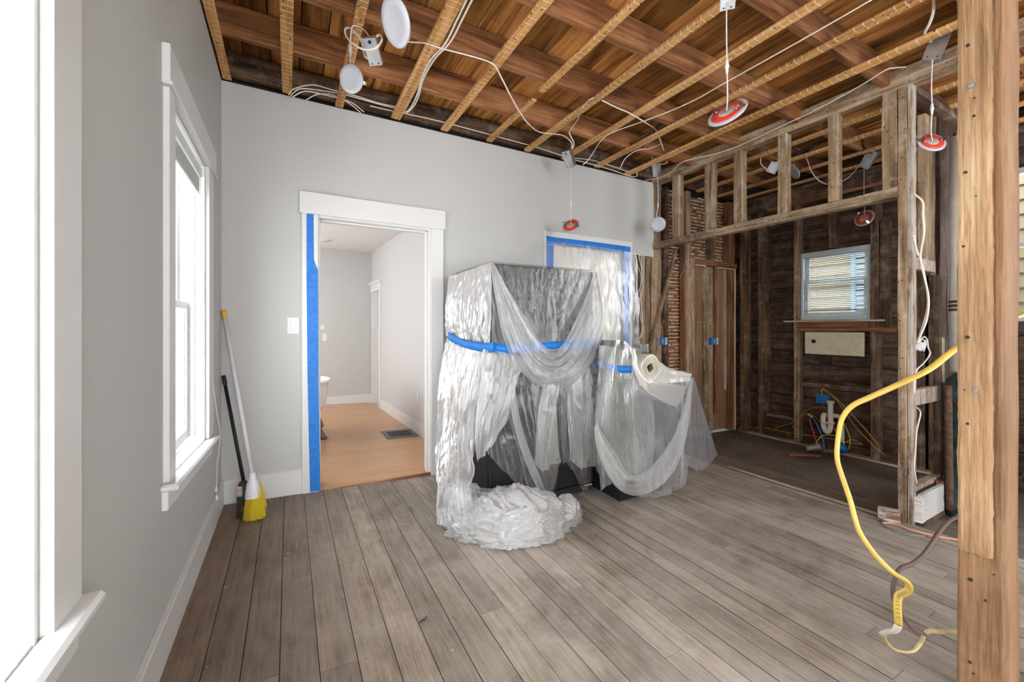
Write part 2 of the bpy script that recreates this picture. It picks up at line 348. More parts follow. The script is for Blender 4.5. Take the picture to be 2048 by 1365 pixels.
def floormat(name, dark, mid, light, dustc, gx=True):
    m, nt, b = newmat(name); L = nt.links; tc = N(nt, 'ShaderNodeTexCoord').outputs['Object']; oi = N(nt, 'ShaderNodeObjectInfo').outputs['Random']
    off = N(nt, 'ShaderNodeCombineXYZ', ins={0: N(nt, 'ShaderNodeMath', op='MULTIPLY', ins={0: oi, 1: 37.0}).outputs[0], 1: N(nt, 'ShaderNodeMath', op='MULTIPLY', ins={0: oi, 1: 91.0}).outputs[0], 2: 0.0}).outputs[0]
    p = N(nt, 'ShaderNodeVectorMath', op='ADD', ins={0: tc, 1: off}).outputs[0]
    st = N(nt, 'ShaderNodeVectorMath', op='MULTIPLY', ins={0: p, 1: (110, 4.0, 1)}).outputs[0]
    g = noise(nt, st, 1.0, 8, .75, .8); st2 = N(nt, 'ShaderNodeVectorMath', op='MULTIPLY', ins={0: p, 1: (14, 1.2, 1)}).outputs[0]
    g2 = noise(nt, st2, 1.0, 4, .6, 2.5)
    f = N(nt, 'ShaderNodeMath', op='MULTIPLY_ADD', ins={0: g2, 1: .5, 2: N(nt, 'ShaderNodeMath', op='MULTIPLY', ins={0: g, 1: .7}).outputs[0]}).outputs[0]
    col = ramp(nt, f, [(.42, dark), (.6, mid), (.8, light)])
    d1 = noise(nt, tc, 1.6, 6, .65, .3); d2 = noise(nt, tc, 9, 6, .7)
    dd = N(nt, 'ShaderNodeMath', op='MULTIPLY_ADD', ins={0: d2, 1: .45, 2: N(nt, 'ShaderNodeMath', op='MULTIPLY', ins={0: d1, 1: .75}).outputs[0]}).outputs[0]
    col = mixc(nt, ramp(nt, dd, [(.45, 0.0), (.78, .75)]), col, dustc)
    col = mixc(nt, ramp(nt, noise(nt, tc, 2.3, 5, .6), [(.28, .5), (.44, 0)]), col, tuple(c*.55 for c in dark))
    br = N(nt, 'ShaderNodeMath', op='MULTIPLY_ADD', ins={0: oi, 1: .34, 2: .83}).outputs[0]
    col = mixc(nt, 1.0, col, N(nt, 'ShaderNodeCombineXYZ', ins={0: br, 1: br, 2: br}).outputs[0], 'MULTIPLY')
    if gx:  # boards by the window wall kept more of their brown stain
        sx = N(nt, 'ShaderNodeSeparateXYZ', ins={0: tc}).outputs[0]
        mr = N(nt, 'ShaderNodeMapRange', ins={0: sx, 1: -.4, 2: 1.1, 3: 0.0, 4: 1.0}).outputs[0]
        col = mixc(nt, mr, mixc(nt, 1.0, col, (.46, .36, .28), 'MULTIPLY'), col)
    vo = N(nt, 'ShaderNodeTexVoronoi', ins={'Vector': tc, 'Scale': 13.0}).outputs['Distance']   # plaster crumbs ground into the boards
    k = N(nt, 'ShaderNodeMath', op='MULTIPLY', ins={0: N(nt, 'ShaderNodeMath', op='LESS_THAN', ins={0: vo, 1: .06}).outputs[0], 1: N(nt, 'ShaderNodeMath', op='GREATER_THAN', ins={0: noise(nt, tc, 3, 2), 1: .52}).outputs[0]}).outputs[0]
    col = mixc(nt, N(nt, 'ShaderNodeMath', op='MULTIPLY', ins={0: k, 1: .5}).outputs[0], col, (.62, .57, .50))
    L.new(col, b.inputs[0]); b.inputs['Specular IOR Level'].default_value = .35
    L.new(ramp(nt, dd, [(.3, .38), (.8, .62)]), b.inputs['Roughness'])
    L.new(N(nt, 'ShaderNodeBump', ins={'Strength': .35, 'Distance': .002, 'Height': f}).outputs[0], b.inputs['Normal'])
    return m
M['floor'] = floormat('worn floor board', (.090, .069, .051), (.262, .216, .170), (.46, .40, .335), (.52, .475, .425))
M['floor_k'] = floormat('kitchen floor board', (.06, .042, .030), (.125, .092, .066), (.20, .155, .12), (.24, .20, .165), gx=False)
def hardwood():
    m, nt, b = newmat('orange oak strip floor'); L = nt.links; tc = N(nt, 'ShaderNodeTexCoord').outputs['Object']
    br = N(nt, 'ShaderNodeTexBrick', ins={'Vector': tc, 'Color1': (.52, .27, .12, 1), 'Color2': (.60, .34, .165, 1), 'Mortar': (.30, .14, .06, 1), 'Scale': 1.0, 'Mortar Size': .0012, 'Brick Width': 1.1, 'Row Height': .057})
    st = N(nt, 'ShaderNodeVectorMath', op='MULTIPLY', ins={0: tc, 1: (2.5, 60, 1)}).outputs[0]
    col = mixc(nt, .5, br.outputs[0], ramp(nt, noise(nt, st, 1, 5), [(.3, .55), (.7, 1.0)]), 'MULTIPLY')
    L.new(col, b.inputs[0]); b.inputs['Roughness'].default_value = .28; return m
M['oak'] = hardwood()
# ================================================================== THE SETTING
YB = 3.4                                              # face of the back wall
# ---- floor ----
fl = struct('floor')
def plank(x0, x1, y0, y1, mat, parent, th=.02, off=0.0, gap=.0017, name='plank'):
    h0, h1 = [rnd.uniform(-.0012, .0012)+off for _ in (0, 1)]; a, b = x0+gap, x1-gap; c = .0007; y0 += .001; y1 -= .001
    za, zb = fz(a)+h0, fz(b)+h1
    vs = []
    for y in (y0, y1): vs += [(a, y, za-th), (a, y, za-c), (a+c, y, za), (b-c, y, zb), (b, y, zb-c), (b, y, zb-th)]
    fs = [(i, i+6, i+7, i+1) for i in range(5)]+[(0, 1, 2, 3, 4, 5), (11, 10, 9, 8, 7, 6)]
    fs = [f[::-1] for f in fs[:5]]+fs[5:]
    me = mesh(name, vs, fs); o = link(name, me, mat, parent); me.materials.append(M['grime_shade'])   # seam dirt, darkened to stand in for shade inside the gaps
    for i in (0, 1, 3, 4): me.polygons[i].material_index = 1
    return o
x = -.392; row = 0
while x < 3.66:
    w = (.124 if x < .95 else .098)*rnd.uniform(.96, 1.04)
    if x+w > 3.62: w = 3.69-x
    cuts = [-2.65]; y = -2.65+rnd.uniform(.4, 2.4)
    while y < 3.1: cuts.append(y); y += rnd.uniform(1.9, 3.6)
    cuts.append(3.405)
    gp = rnd.uniform(.0007, .0012) if x < .9 else rnd.choice([.0004, .0007, .0010, .0014])
    for y0, y1 in zip(cuts, cuts[1:]): plank(x, x+w, y0, y1, M['floor'], fl, gap=gp)
    x += w; row += 1
# edge strip where the middle wall stood, then the darker kitchen boards a little lower
plank(3.69, 3.752, 1.32, 2.47, M['pale_y'], fl, th=.012, off=.006)
plank(3.69, 3.752, 2.47, 3.40, M['floor_k'], fl); plank(3.69, 3.752, -2.65, 1.32, M['floor'], fl)
x = 3.775
while x < 5.42:
    w = min(.098*rnd.uniform(.96, 1.04), 5.46-x)
    if w < .03: break
    cuts = [-2.65, rnd.uniform(-1.5, .4), rnd.uniform(1.0, 3.2), 3.5]
    for y0, y1 in zip(cuts, cuts[1:]): plank(x, x+w, y0, y1, M['floor_k'], fl, off=-.012, gap=.0009)
    x += w
MB().add([(-.5, -2.7, -.035), (5.5, -2.7, -.035-.0345*6), (5.5, 3.55, -.035-.0345*6), (-.5, 3.55, -.035)], [(0, 1, 2, 3)]).build('subfloor', M['dark'], fl, fix=False)
bx('floor_joist', 3.60, 3.70, -2.6, 3.4, -.30, -.19, M['dstud_y'], fl)
# ---- ceiling: furring strips under joists under sheathing boards ----
ce = struct('ceiling')
ZS = 2.89
strips = [(-.395, -.345, 0, 3.38), (-.043, .020, 0, 3.37), (.312, .366, 0, 3.38), (.722, .800, 0, 3.37), (1.142, 1.206, 0, 3.37),
          (1.575, 1.628, 2.60, 3.37), (1.568, 1.616, 0, 2.47), (1.975, 2.032, 0, 3.37), (2.398, 2.462, 0, 3.37), (2.822, 2.894, 0, 3.37),
          (3.256, 3.334, 0, 3.37), (4.06, 4.12, 0, 3.37), (4.45, 4.51, 0, 3.37), (4.86, 4.92, 0, 3.37), (5.24, 5.30, 0, 3.37)]
for x0, x1, y0, y1 in strips:
    dz = rnd.uniform(-.004, .002)
    board('furring_strip', x0, x1, y0 if y0 else -2.65, y1, ZS+dz, ZS+.022, M['strip_y'], ce, axis=1, rough=.0025, seg=.3, ch=.003)
for yy in (2.875, 2.362, 1.83, 1.255, .72, .19, -.34, -.88, -1.42, -1.96, -2.48):
    board('joist', -.40, 5.45, yy, yy+.048, ZS+.022, 3.092, M['joist_x'], ce, axis=0, rough=.003, seg=.3, ch=.004)
board('joist', -.40, 5.45, 3.37, 3.42, 2.925, 3.09, M['dstud_x'], ce, axis=0, rough=.002)
x = -.45
while x < 5.5:
    w = rnd.uniform(.135, .20); cuts = [-2.75, rnd.choice([-.86, .21, .74]), rnd.choice([1.28, 1.85, 2.38, 2.9]), 3.45]
    for y0, y1 in zip(cuts, cuts[1:]):
        dz = rnd.uniform(0, .010); bx('sheathing_board', x+.003, x+w-.003, y0+.001, y1-.001, 3.093+dz, 3.116+dz, M['subfloor_y'], ce, ch=.002)
    x += w
bx('roof_deck', -.7, 5.7, -2.9, 3.6, 3.13, 3.16, M['dark'], ce)
for (a, b) in (((2.86, 2.87), (3.0, 2.41)), ((3.0, 2.87), (2.86, 2.41)), ((4.5, 2.36), (4.66, 1.88)), ((4.66, 2.36), (4.5, 1.88))):   # cross bridging between joists
    za, zb = (2.945, 3.07)
    MB().tube([(a[0], a[1], za), (b[0], b[1], zb)], .016, n=4, sub=1, caps=True).build('bridging', M['dstud_y'], ce)
# ---- left wall with its windows ----
def wall_x(name, x0, x1, y0, y1, z0, z1, holes, mat, parent=None):
    """wall of constant x with rectangular holes (y0, y1, z0, z1)"""
    b = MB(); ys = sorted({y0, y1, *[h[0] for h in holes], *[h[1] for h in holes]})
    for a, c in zip(ys, ys[1:]):
        segs = [(z0, z1)]
        for h in holes:
            if h[0] <= a and c <= h[1]: segs = [s for (p, q) in segs for s in ((p, h[2]), (h[3], q)) if s[1]-s[0] > 1e-4]
        for p, q in segs: b.box(x0, x1, a, c, p, q, 0)
    return b.build(name, mat, parent, fix=False)
def wall_y(name, y0, y1, x0, x1, z0, z1, holes, mat, parent=None):
    b = MB(); xs = sorted({x0, x1, *[h[0] for h in holes], *[h[1] for h in holes]})
    for a, c in zip(xs, xs[1:]):
        segs = [(z0, z1)]
        for h in holes:
            if h[0] <= a and c <= h[1]: segs = [s for (p, q) in segs for s in ((p, h[2]), (h[3], q)) if s[1]-s[0] > 1e-4]
        for p, q in segs: b.box(a, c, y0, y1, p, q, 0)
    return b.build(name, mat, parent, fix=False)
XL = -.405
wl = wall_x('wall_left', -.56, XL, -2.7, 3.55, -.05, ZS, [(.10, 1.07, .60, 2.09), (2.02, 2.765, .57, 2.09), (-1.8, -.6, .56, 2.09)], M['wall_grey'])
wl['kind'] = 'structure'
bb = MB().box(XL, XL+.016, -2.7, 3.40, -.03, .150, .004).box(XL, XL+.022, -2.7, 3.40, .150, .156, .003).build('baseboard_left', M['trim'], fix=False); bb['kind'] = 'structure'
def left_window(name, y0, y1, zs, cas0, cas1, hd0, hd1, st0, st1, xs=-.35, tilt=0):
    shear = lambda mb: [setattr(mb, 'v', [(x_, y_, z_+tilt*(y_-(st0+st1)/2)) for x_, y_, z_ in mb.v]), mb][1]
    w = struct(name); t = M['trim']
    for a, b in ((y0-cas0, y0-.006), (y1+.008, y1+cas1)): bx('casing', XL, XL+.02, a, b, zs-.02, 2.09, t, w, .002)
    h = MB().box(XL, XL+.026, hd0, hd1, 2.095, 2.235, .003).box(XL, XL+.034, hd0-.006, hd1+.006, 2.083, 2.097, .004).build('header', t, w, fix=False)
    shear(MB().box(-.56, XL, y0, y1, zs-.026, zs, 0).box(XL, xs, st0, st1, zs-.026, zs, .008)).build('stool', t, w, fix=False)
    shear(MB().box(XL, XL+.02, st0+.03, st1-.03, zs-.10, zs-.026, .003)).build('apron', t, w, fix=False)
    j = MB()
    for a, b in ((y0, y0+.012), (y1-.012, y1)): j.box(-.55, XL+.002, a, b, zs-.02, 2.09, .001)
    j.box(-.55, XL+.002, y0, y1, 2.075, 2.09, .001)
    for a, b in ((y0+.012, y0+.022), (y1-.022, y1-.012)): j.box(-.464, -.446, a, b, zs, 2.075, .002)
    j.build('jamb', t, w, fix=False)
    for nm, xa, za, zb in (('lower_sash', -.490, zs+.004, 1.335), ('upper_sash', -.532, 1.295, 2.075)):
        s = MB(); x0, x1 = xa-.014, xa+.018; ya, yb = y0+.014, y1-.014
        s.box(x0, x1, ya, ya+.045, za, zb, .004).box(x0, x1, yb-.045, yb, za, zb, .004).box(x0, x1, ya+.045, yb-.045, za, za+.055, .004).box(x0, x1, ya+.045, yb-.045, zb-.042, zb, .004)
        s.box(x0+.006, x1-.008, ya+.045, ya+.052, za+.055, zb-.042, .001).box(x0+.006, x1-.008, yb-.052, yb-.045, za+.055, zb-.042, .001)
        so = s.build(nm, M['vinyl'], w, fix=False)
        bx('pane', xa-.001, xa+.002, ya+.05, yb-.05, za+.05, zb-.04, M['glass'], so, 0)
    return w
w1 = left_window('window_1', 2.02, 2.765, .606, .10, .155, 1.90, 2.985, 1.87, 2.905, tilt=-.055)
w2 = left_window('window_2', .10, 1.07, .63, .10, .127, 0.0, 1.22, -.02, 1.212)
w3 = left_window('window_3', -1.8, -.6, .575, .10, .12, -1.95, -.45, -1.95, -.45)
# blind pulled up under the head of the far window
bl = empty('venetian_blind', (-.425, 2.4, 2.0)); tag(bl, 'white slatted blind pulled right up inside the left wall window', 'blind')
def rel(mb, root):
    l = root.location; mb.v = [(v[0]-l.x, v[1]-l.y, v[2]-l.z) for v in mb.v]; return mb
rel(MB().box(-.452, -.412, 2.04, 2.735, 2.005, 2.055, .003), bl).build('head_rail', M['vinyl'], bl, fix=False)
for i in range(16):
    z = 1.995-i*.0045; rel(MB().box(-.447+rnd.uniform(-.002, .002), -.419, 2.05, 2.72, z-.0016, z, .0005), bl).build('slat', M['vinyl'], bl, fix=False)
rel(MB().box(-.448, -.418, 2.045, 2.725, 1.905, 1.922, .004), bl).build('bottom_rail', M['vinyl'], bl, fix=False)
rel(MB().tube([(-.418, 2.735, 2.0), (-.412, 2.745, 1.7), (-.398, 2.79, 1.2), (-.372, 2.93, .72), (-.362, 3.00, .56), (-.376, 3.00, .35), (-.380, 3.0, .18)], .0014, n=5), bl).build('pull_cord', M['cable_w'], bl)
rel(MB().tube([(-.418, 2.725, 2.0), (-.414, 2.735, 1.7), (-.400, 2.77, 1.2), (-.374, 2.91, .74), (-.362, 2.98, .56), (-.376, 2.975, .40), (-.379, 2.97, .24)], .0014, n=5), bl).build('pull_cord', M['cable_w'], bl)
for yy, zz in ((3.0, .165), (2.97, .225)): rel(MB().lathe([(.002, .03), (.006, .025), (.009, 0), (.002, -.002)], 10, Matrix.Translation((-.380, yy, zz))), bl).build('tassel', M['vinyl'], bl)
# ---- back wall, grey plastered part ----
wb = wall_y('wall_back', YB, YB+.022, XL, 3.733, -.16, ZS, [(.19, 1.065, -.16, 2.04), (2.24, 3.40, -.16, 2.10), (3.40, 3.733, -.16, 2.035)], M['wall_grey']); wb['kind'] = 'structure'
# crumbling plaster at the cut edge
ed = MB()
for (a, b, n) in ((Vector((3.40, 3.401, 2.033)), Vector((3.735, 3.401, 2.033)), 14), (Vector((3.735, 3.401, 2.035)), Vector((3.735, 3.401, 2.88)), 34)):
    for i in range(n):
        p = a.lerp(b, (i+.5)/n); L = (b-a).length/n; s = rnd.uniform(.004, .014)
        if abs(b.x-a.x) > .1: ed.box(p.x-L*.55, p.x+L*.55, YB-.003, YB+.02, p.z-s, p.z+.004, .002)
        else: ed.box(p.x-.004, p.x+s*.7, YB-.001, YB+.02, p.z-L*.55, p.z+L*.55, .002)
ed.build('plaster_edge', M['plaster'], wb, fix=False)
wall_y('partition_core', YB+.022, YB+.15, XL, 2.24, -.16, ZS, [(.19, 1.065, -.16, 2.04)], M['wall_grey'], wb)
wall_y('partition_core', YB+.03, YB+.15, 2.24, 3.40, 2.105, ZS, [], M['wall_grey'], wb)
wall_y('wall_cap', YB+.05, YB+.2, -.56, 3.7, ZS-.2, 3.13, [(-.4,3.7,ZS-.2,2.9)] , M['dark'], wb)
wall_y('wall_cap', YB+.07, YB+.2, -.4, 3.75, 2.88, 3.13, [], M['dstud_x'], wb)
wall_y('light_block', YB+.2, YB+.25, 1.5, 3.45, -.3, 3.1, [], M['dark'], wb)  # unseen dark sheet added behind the second doorway to stop light leaks
wall_x('outer_cap', -.58, -.42, -2.7, 3.6, ZS, 3.14, [], M['dstud_y'], wl)
bkb = MB()
for a, b in ((XL+.016, .085),):
    bkb.add([(a, YB, fz(a)-.01), (b, YB, fz(b)-.01), (b, YB, .150), (a, YB, .158), (a, YB-.016, fz(a)-.01), (b, YB-.016, fz(b)-.01), (b, YB-.016, .144), (a, YB-.016, .152)], [(0, 1, 2, 3), (4, 7, 6, 5), (3, 2, 6, 7), (0, 4, 5, 1), (1, 5, 6, 2), (0, 3, 7, 4)])
bk = bkb.box(1.175, 1.6, YB-.016, YB, -.10, .12, .003).build('baseboard_back', M['trim'], fix=True); bk['kind'] = 'structure'
# door opening with white casing
d1 = struct('door_1'); t = M['trim']
bx('casing', .082, .192, YB-.022, YB, -.06, 2.042, t, d1, .003); bx('casing', 1.062, 1.172, YB-.022, YB, -.10, 2.042, t, d1, .003)
bx('header', .066, 1.187, YB-.030, YB, 2.042, 2.204, t, d1, .003)
j = MB().box(.185, .200, YB-.004, YB+.155, -.06, 2.04, .002).box(1.054, 1.069, YB-.004, YB+.155, -.10, 2.04, .002).box(.2, 1.054, YB-.004, YB+.155, 2.026, 2.041, .002)
j.build('jamb', t, d1, fix=False)
j = MB().box(.200, .212, YB+.05, YB+.085, -.06, 2.026, .003).box(1.042, 1.054, YB+.05, YB+.085, -.10, 2.026, .003).box(.2, 1.054, YB+.05, YB+.085, 2.014, 2.026, .003)
j.build('door_stop', t, d1, fix=False)
bx('casing_bead', .192, .200, YB-.014, YB, -.05, 2.04, t, d1, .003); bx('casing_bead', 1.054, 1.062, YB-.014, YB, -.09, 2.04, t, d1, .003); bx('casing_bead', .2, 1.054, YB-.016, YB, 2.030, 2.042, t, d1, .003)
# second doorway: its white surround, shut behind the plastic
d2 = struct('door_2')
bx('casing', 2.205, 2.30, YB-.022, YB, -.14, 2.08, t, d2, .003); bx('casing', 3.30, 3.385, YB-.022, YB, -.16, 2.08, t, d2, .003); bx('header', 2.205, 3.385, YB-.026, YB, 2.08, 2.158, t, d2, .003)
bx('door_panel', 2.30, 3.30, YB+.03, YB+.06, -.14, 2.08, plain('shut door paint', srgb(226, 221, 212), .5), d2, .002)
# ---- framing of the stripped back wall ----
fb = struct('wall_back_kitchen'); 
for a, b, z0, z1, y0, m, nm in ((3.42, 3.455, -.16, 2.03, 3.45, 'dstud_z', 'stud'), (3.565, 3.635, -.16, 2.03, 3.425, 'stud_z', 'stud'), (3.66, 3.72, -.16, 2.03, 3.435, 'stud_z', 'stud'),
       (3.735, 3.90, -.16, 2.90, 3.425, 'stud_z', 'stud'), (3.975, 4.045, -.17, 2.90, 3.44, 'dstud_z', 'stud'), (4.318, 4.338, -.17, 2.90, 3.43, 'red_z', 'stud'),
       (4.34, 4.425, -.17, 2.90, 3.42, 'stud_z', 'stud'), (4.427, 4.50, -.17, 2.07, 3.425, 'stud_z', 'stud'), (4.845, 4.93, 2.07, 2.9, 3.45, 'dstud_z', 'stud'),
       (5.215, 5.36, 2.07, 2.9, 3.45, 'red_z', 'stud'), (4.76, 4.945, -.18, 2.0, 3.485, 'stud_z', 'stud'), (4.947, 4.985, .05, 2.0, 3.44, 'red_z', 'trim_strip'),
       (5.19, 5.225, .35, 1.98, 3.48, 'pale_z', 'trim_strip'), (5.265, 5.33, -.20, 2.0, 3.44, 'red_z', 'stud'), (5.332, 5.355, -.2, 2.0, 3.43, 'pale_z', 'trim_strip')):
    board(nm, a, b, y0, y0+(.08 if nm == 'stud' else .03), z0, z1, M[m], fb, axis=2, rough=.003)
bx('panel', 4.505, 4.76, 3.515, 3.53, -.18, 2.0, M['panel_z'], fb); bx('panel', 4.985, 5.27, 3.515, 3.53, -.18, 2.0, M['panel_z'], fb)
board('door_header', 4.50, 5.37, 3.425, 3.51, 2.005, 2.07, M['red_x'], fb, axis=0, rough=.003)
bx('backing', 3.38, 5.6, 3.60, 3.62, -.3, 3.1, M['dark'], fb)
bx('pale_lip', 4.505, 4.72, 3.42, 3.45, 1.985, 1.998, M['pale_x'], fb); bx('pale_lip', 4.97, 5.33, 3.42, 3.45, 1.982, 1.995, M['pale_x'], fb)
def lath_bay(x0, x1, z0, z1, y=3.535):
    """a bay of laths seen from behind, with the plaster that squeezed through between them"""
    lm = MB(); kp = MB(); z = z0
    while z < z1:
        h = rnd.uniform(.034, .038); dy = rnd.uniform(-.003, .003); lm.box(x0, x1, y+dy, y+dy+.007, z, z+h, .001)
        q = x0
        while q < x1:
            L = rnd.uniform(.015, .07)
            if rnd.random() < .8: s = rnd.choice([.003, .004, .005, .012]); kp.box(q, min(q+L, x1), y-rnd.uniform(.004, .016), y+.006, z+h-rnd.uniform(0, s), z+h+.0085, .0025)
            q += L
        z += h+.0075
    a = lm.build('laths', M['lath'], fb, fix=False); a['kind'] = 'stuff'; a = kp.build('plaster_keys', M['plaster'], fb, fix=False); a['kind'] = 'stuff'
lath_bay(3.40, 3.565, -.1, 2.06); lath_bay(3.90, 4.345, -.1, 2.9); lath_bay(4.5, 5.215, 2.07, 2.88)
# diagonal brace
p0, p1 = onY(1351, 500, 3.395), onY(1299, 700, 3.395); dv = (p1-p0)
br = board('brace', -.021, .021, -.014, .014, -.02, dv.length, M['stud_z'], fb, axis=2, rough=.002)
br.location = p0; br.rotation_euler = dv.to_track_quat('Z', 'Y').to_euler()
# ---- middle wall: bare studs over the kitchen opening ----
wm = struct('wall_middle'); XP = 3.73
board('top_plate', XP, XP+.09, -2.6, 3.42, 2.866, 2.936, M['stud_y'], wm, axis=1); board('top_plate', XP+.003, XP+.09, -2.6, 3.42, 2.938, 3.0, M['stud_y'], wm, axis=1)
board('header_rail', XP, XP+.085, 1.215, 3.43, 2.115, 2.185, M['stud_y'], wm, axis=1, rough=.004)
for a, b in ((3.045, 3.125), (2.64, 2.725), (2.335, 2.412), (1.945, 2.012), (1.575, 1.635), (1.218, 1.30)):
    board('stud', XP, XP+.088, a, b, 2.185, 2.866, M['stud_z'], wm, axis=2, rough=.003)
board('post', XP, XP+.085, 1.166, 1.214, -.16, 2.866, M['stud_z'], wm, axis=2, rough=.003)
pl = wood('post with white paint', 2, (.10, .062, .035), (.27, .175, .10), (.46, .34, .22), blotch=.45, rand=0, paint=((.46, .43, .40), .47, .65))
board('post', XP+.006, XP+.08, 1.140, 1.165, -.16, 2.866, pl, wm, axis=2, rough=.003)
# remains of the cross wall beside it
board('bottom_plate', 3.80, 5.3, 1.15, 1.21, -.20, -.12, M['dstud_x'], wm, axis=0)
board('plate_cap', 3.80, 4.75, 1.165, 1.215, .035, .075, pl, wm, axis=0, rough=.003)
rc = MB(); n = 10
wbv = [(3.80, 1.118), (4.215, 1.118)]
def ragged_board(name, x0, x1, y0, y1, z0, z1, mat, parent, n=16, amp=.012):
    L = []; 
    for i in range(n+1): L.append((x0+rnd.uniform(-amp, amp*.3), z0+(z1-z0)*i/n))
    R = [(x1+rnd.uniform(-amp*.6, amp), z1-(z1-z0)*i/n) for i in range(n+1)]
    pts = [Vector((a, y0, b)) for a, b in L+R]; return MB().poly(pts, (0, y1-y0, 0)).build(name, mat, parent)
ragged_board('painted_board', 3.815, 4.215, 1.112, 1.135, -.145, .045, M['trim_old'], wm)
ragged_board('painted_board', 3.775, 3.82, 1.10, 1.15, -.135, .03, M['trim_old'], wm, amp=.006)
board('wood_lip', 3.83, 4.215, 1.105, 1.13, -.172, -.148, M['dstud_x'], wm, axis=0)
board('stub', 4.225, 4.27, 1.12, 1.16, -.17, .06, M['red_z'], wm, axis=2)
board('stud', 4.36, 4.455, 1.165, 1.21, -.12, 1.60, M['dstud_z'], wm, axis=2)
board('paint_strip', 4.375, 4.41, 1.155, 1.166, .78, 1.12, M['cream'], wm, axis=2, rough=.003)
board('blocking', 3.815, 4.46, 1.165, 1.205, .645, .755, pl, wm, axis=0, rough=.003)
board('blocking', 3.815, 4.30, 1.18, 1.22, 1.615, 1.70, pl, wm, axis=0, rough=.003)
board('stud', 4.175, 4.29, 1.20, 1.245, 1.70, 2.80, M['stud_z'], wm, axis=2)
board('stud', 4.31, 4.43, 1.215, 1.25, 1.60, 2.84, M['dstud_z'], wm, axis=2, rough=.006)
board('charred_board', 4.46, 4.62, 1.20, 1.23, -.16, 2.84, M['shiplap_z'], wm, axis=2, rough=.008)
board('charred_board', 4.64, 4.80, 1.21, 1.24, -.16, 2.84, M['shiplap_z'], wm, axis=2, rough=.008)
board('cross_plate', 3.82, 5.4, 1.14, 1.23, 2.838, 2.90, M['dstud_x'], wm, axis=0)
# ---- right wall: sheathing boards behind dark studs ----
wr = struct('wall_right'); XR = 5.4
wy0, wy1, wz0, wz1 = 1.985, 2.66, 1.285, 2.085
z = -.32; kW = (wy0, wy1, wz0, wz1); k2W = (.10, 1.10, 1.25, 2.55); k3W = (-2.1, -.75, .9, 2.55)
while z < 3.1:
    h = rnd.uniform(.16, .235); z1 = min(z+h, 3.1)
    segs = [(-2.7, 3.55)]; part = []
    for (a, b, c, d) in (kW, k2W, k3W):
        if z1 > c and z < d:
            segs = [s for (p, q) in segs for s in ((p, min(a, q)), (max(b, p), q)) if s[1]-s[0] > .02]
            if z < c-.01: part.append((a, b, z, c))
            if z1 > d+.01: part.append((a, b, d, z1))
    out = []
    for p, q in segs:
        if q-p > 2.5: m_ = rnd.uniform(p+1.0, q-1.0); out += [(p, m_), (m_, q)]
        else: out.append((p, q))
    for p, q, za, zb_ in [(p, q, z, z1) for p, q in out]+part: dx = rnd.uniform(0, .005); board('sheathing_board', XR+.092+dx, XR+.115+dx, p+.001, q-.001, za+.0025, zb_-.0025, M['shiplap_y'], wr, axis=1, rough=.002, seg=.4)
    z = z1
bx('outer_skin', XR+.125, XR+.16, -2.7, wy0, -.4, 3.1, M['dark'], wr)if False else None
wall_x('outer_skin', XR+.125, XR+.15, -2.7, 3.6, -.4, 3.1, [kW, k2W, k3W], M['dark'], wr)
for a, b, z0, z1, m in ((3.30, 3.40, -.2, 2.84, 'dstud_z'), (3.045, 3.16, -.2, 2.84, 'stud_z'), (2.665, 2.725, -.2, 2.84, 'stud_z'), (2.28, 2.36, 2.10, 2.84, 'dstud_z'), (1.905, 1.98, -.2, 2.84, 'dstud_z'),
                   (1.83, 1.90, 1.20, 2.30, 'dstud_z'), (1.56, 1.64, -.2, 2.84, 'stud_z'), (1.46, 1.53, -.2, 2.84, 'dstud_z'), (1.15, 1.22, -.2, 2.84, 'dstud_z'), (.0, .08, -.2, 2.84, 'dstud_z'), (-.6, -.52, -.2, 2.84, 'dstud_z'), (-2.25, -2.16, -.2, 2.84, 'dstud_z')):
    board('stud', XR, XR+.09, a, b, z0, z1, M['d'+m if m[0] != 'd' else m] if a > 2.9 or a < 1.6 else M[m], wr, axis=2, rough=.003)
board('top_plate', XR, XR+.09, -2.6, 3.42, 2.84, 2.90, M['dstud_y'], wr, axis=1)
board('ledger', XR-.06, XR, 1.3, 3.42, 2.70, 2.84, M['dstud_y'], wr, axis=1); board('ledger', XR-.075, XR-.06, 1.3, 3.0, 2.66, 2.70, M['red_y'], wr, axis=1)
board('bottom_plate', XR, XR+.09, -2.6, 3.42, -.30, -.175, M['dstud_y'], wr, axis=1); bx('edge_strip', XR-.02, XR, 1.3, 3.3, -.215, -.195, M['pale_y'], wr)
board('sill_support', XR-.012, XR, 1.99, 2.67, 1.20, 1.262, M['red_y'], wr, axis=1); board('sill_support', XR-.035, XR, 1.76, 2.665, 1.155, 1.20, M['red_y'], wr, axis=1)
board('sill_support', XR-.008, XR+.02, 1.955, 1.985, 1.20, 1.27, M['dstud_z'], wr, axis=2)
board('fire_block', XR, XR+.08, 2.725, 3.045, .06, .10, M['dstud_y'], wr, axis=1); board('fire_block', XR, XR+.08, 1.98, 2.66, .50, .55, M['dstud_y'], wr, axis=1)
bx('patch_panel', XR+.015, XR+.028, 2.035, 2.61, .885, 1.145, M['cream'], wr); MB().lathe([(.0, .0), (.022, 0), (.022, .006), (0, .006)], 12, Matrix.Translation((XR+.012, 2.515, 1.035)) @ Matrix.Rotation(-R90, 4, 'Y')).build('patch_hole', M['dark'], wr)
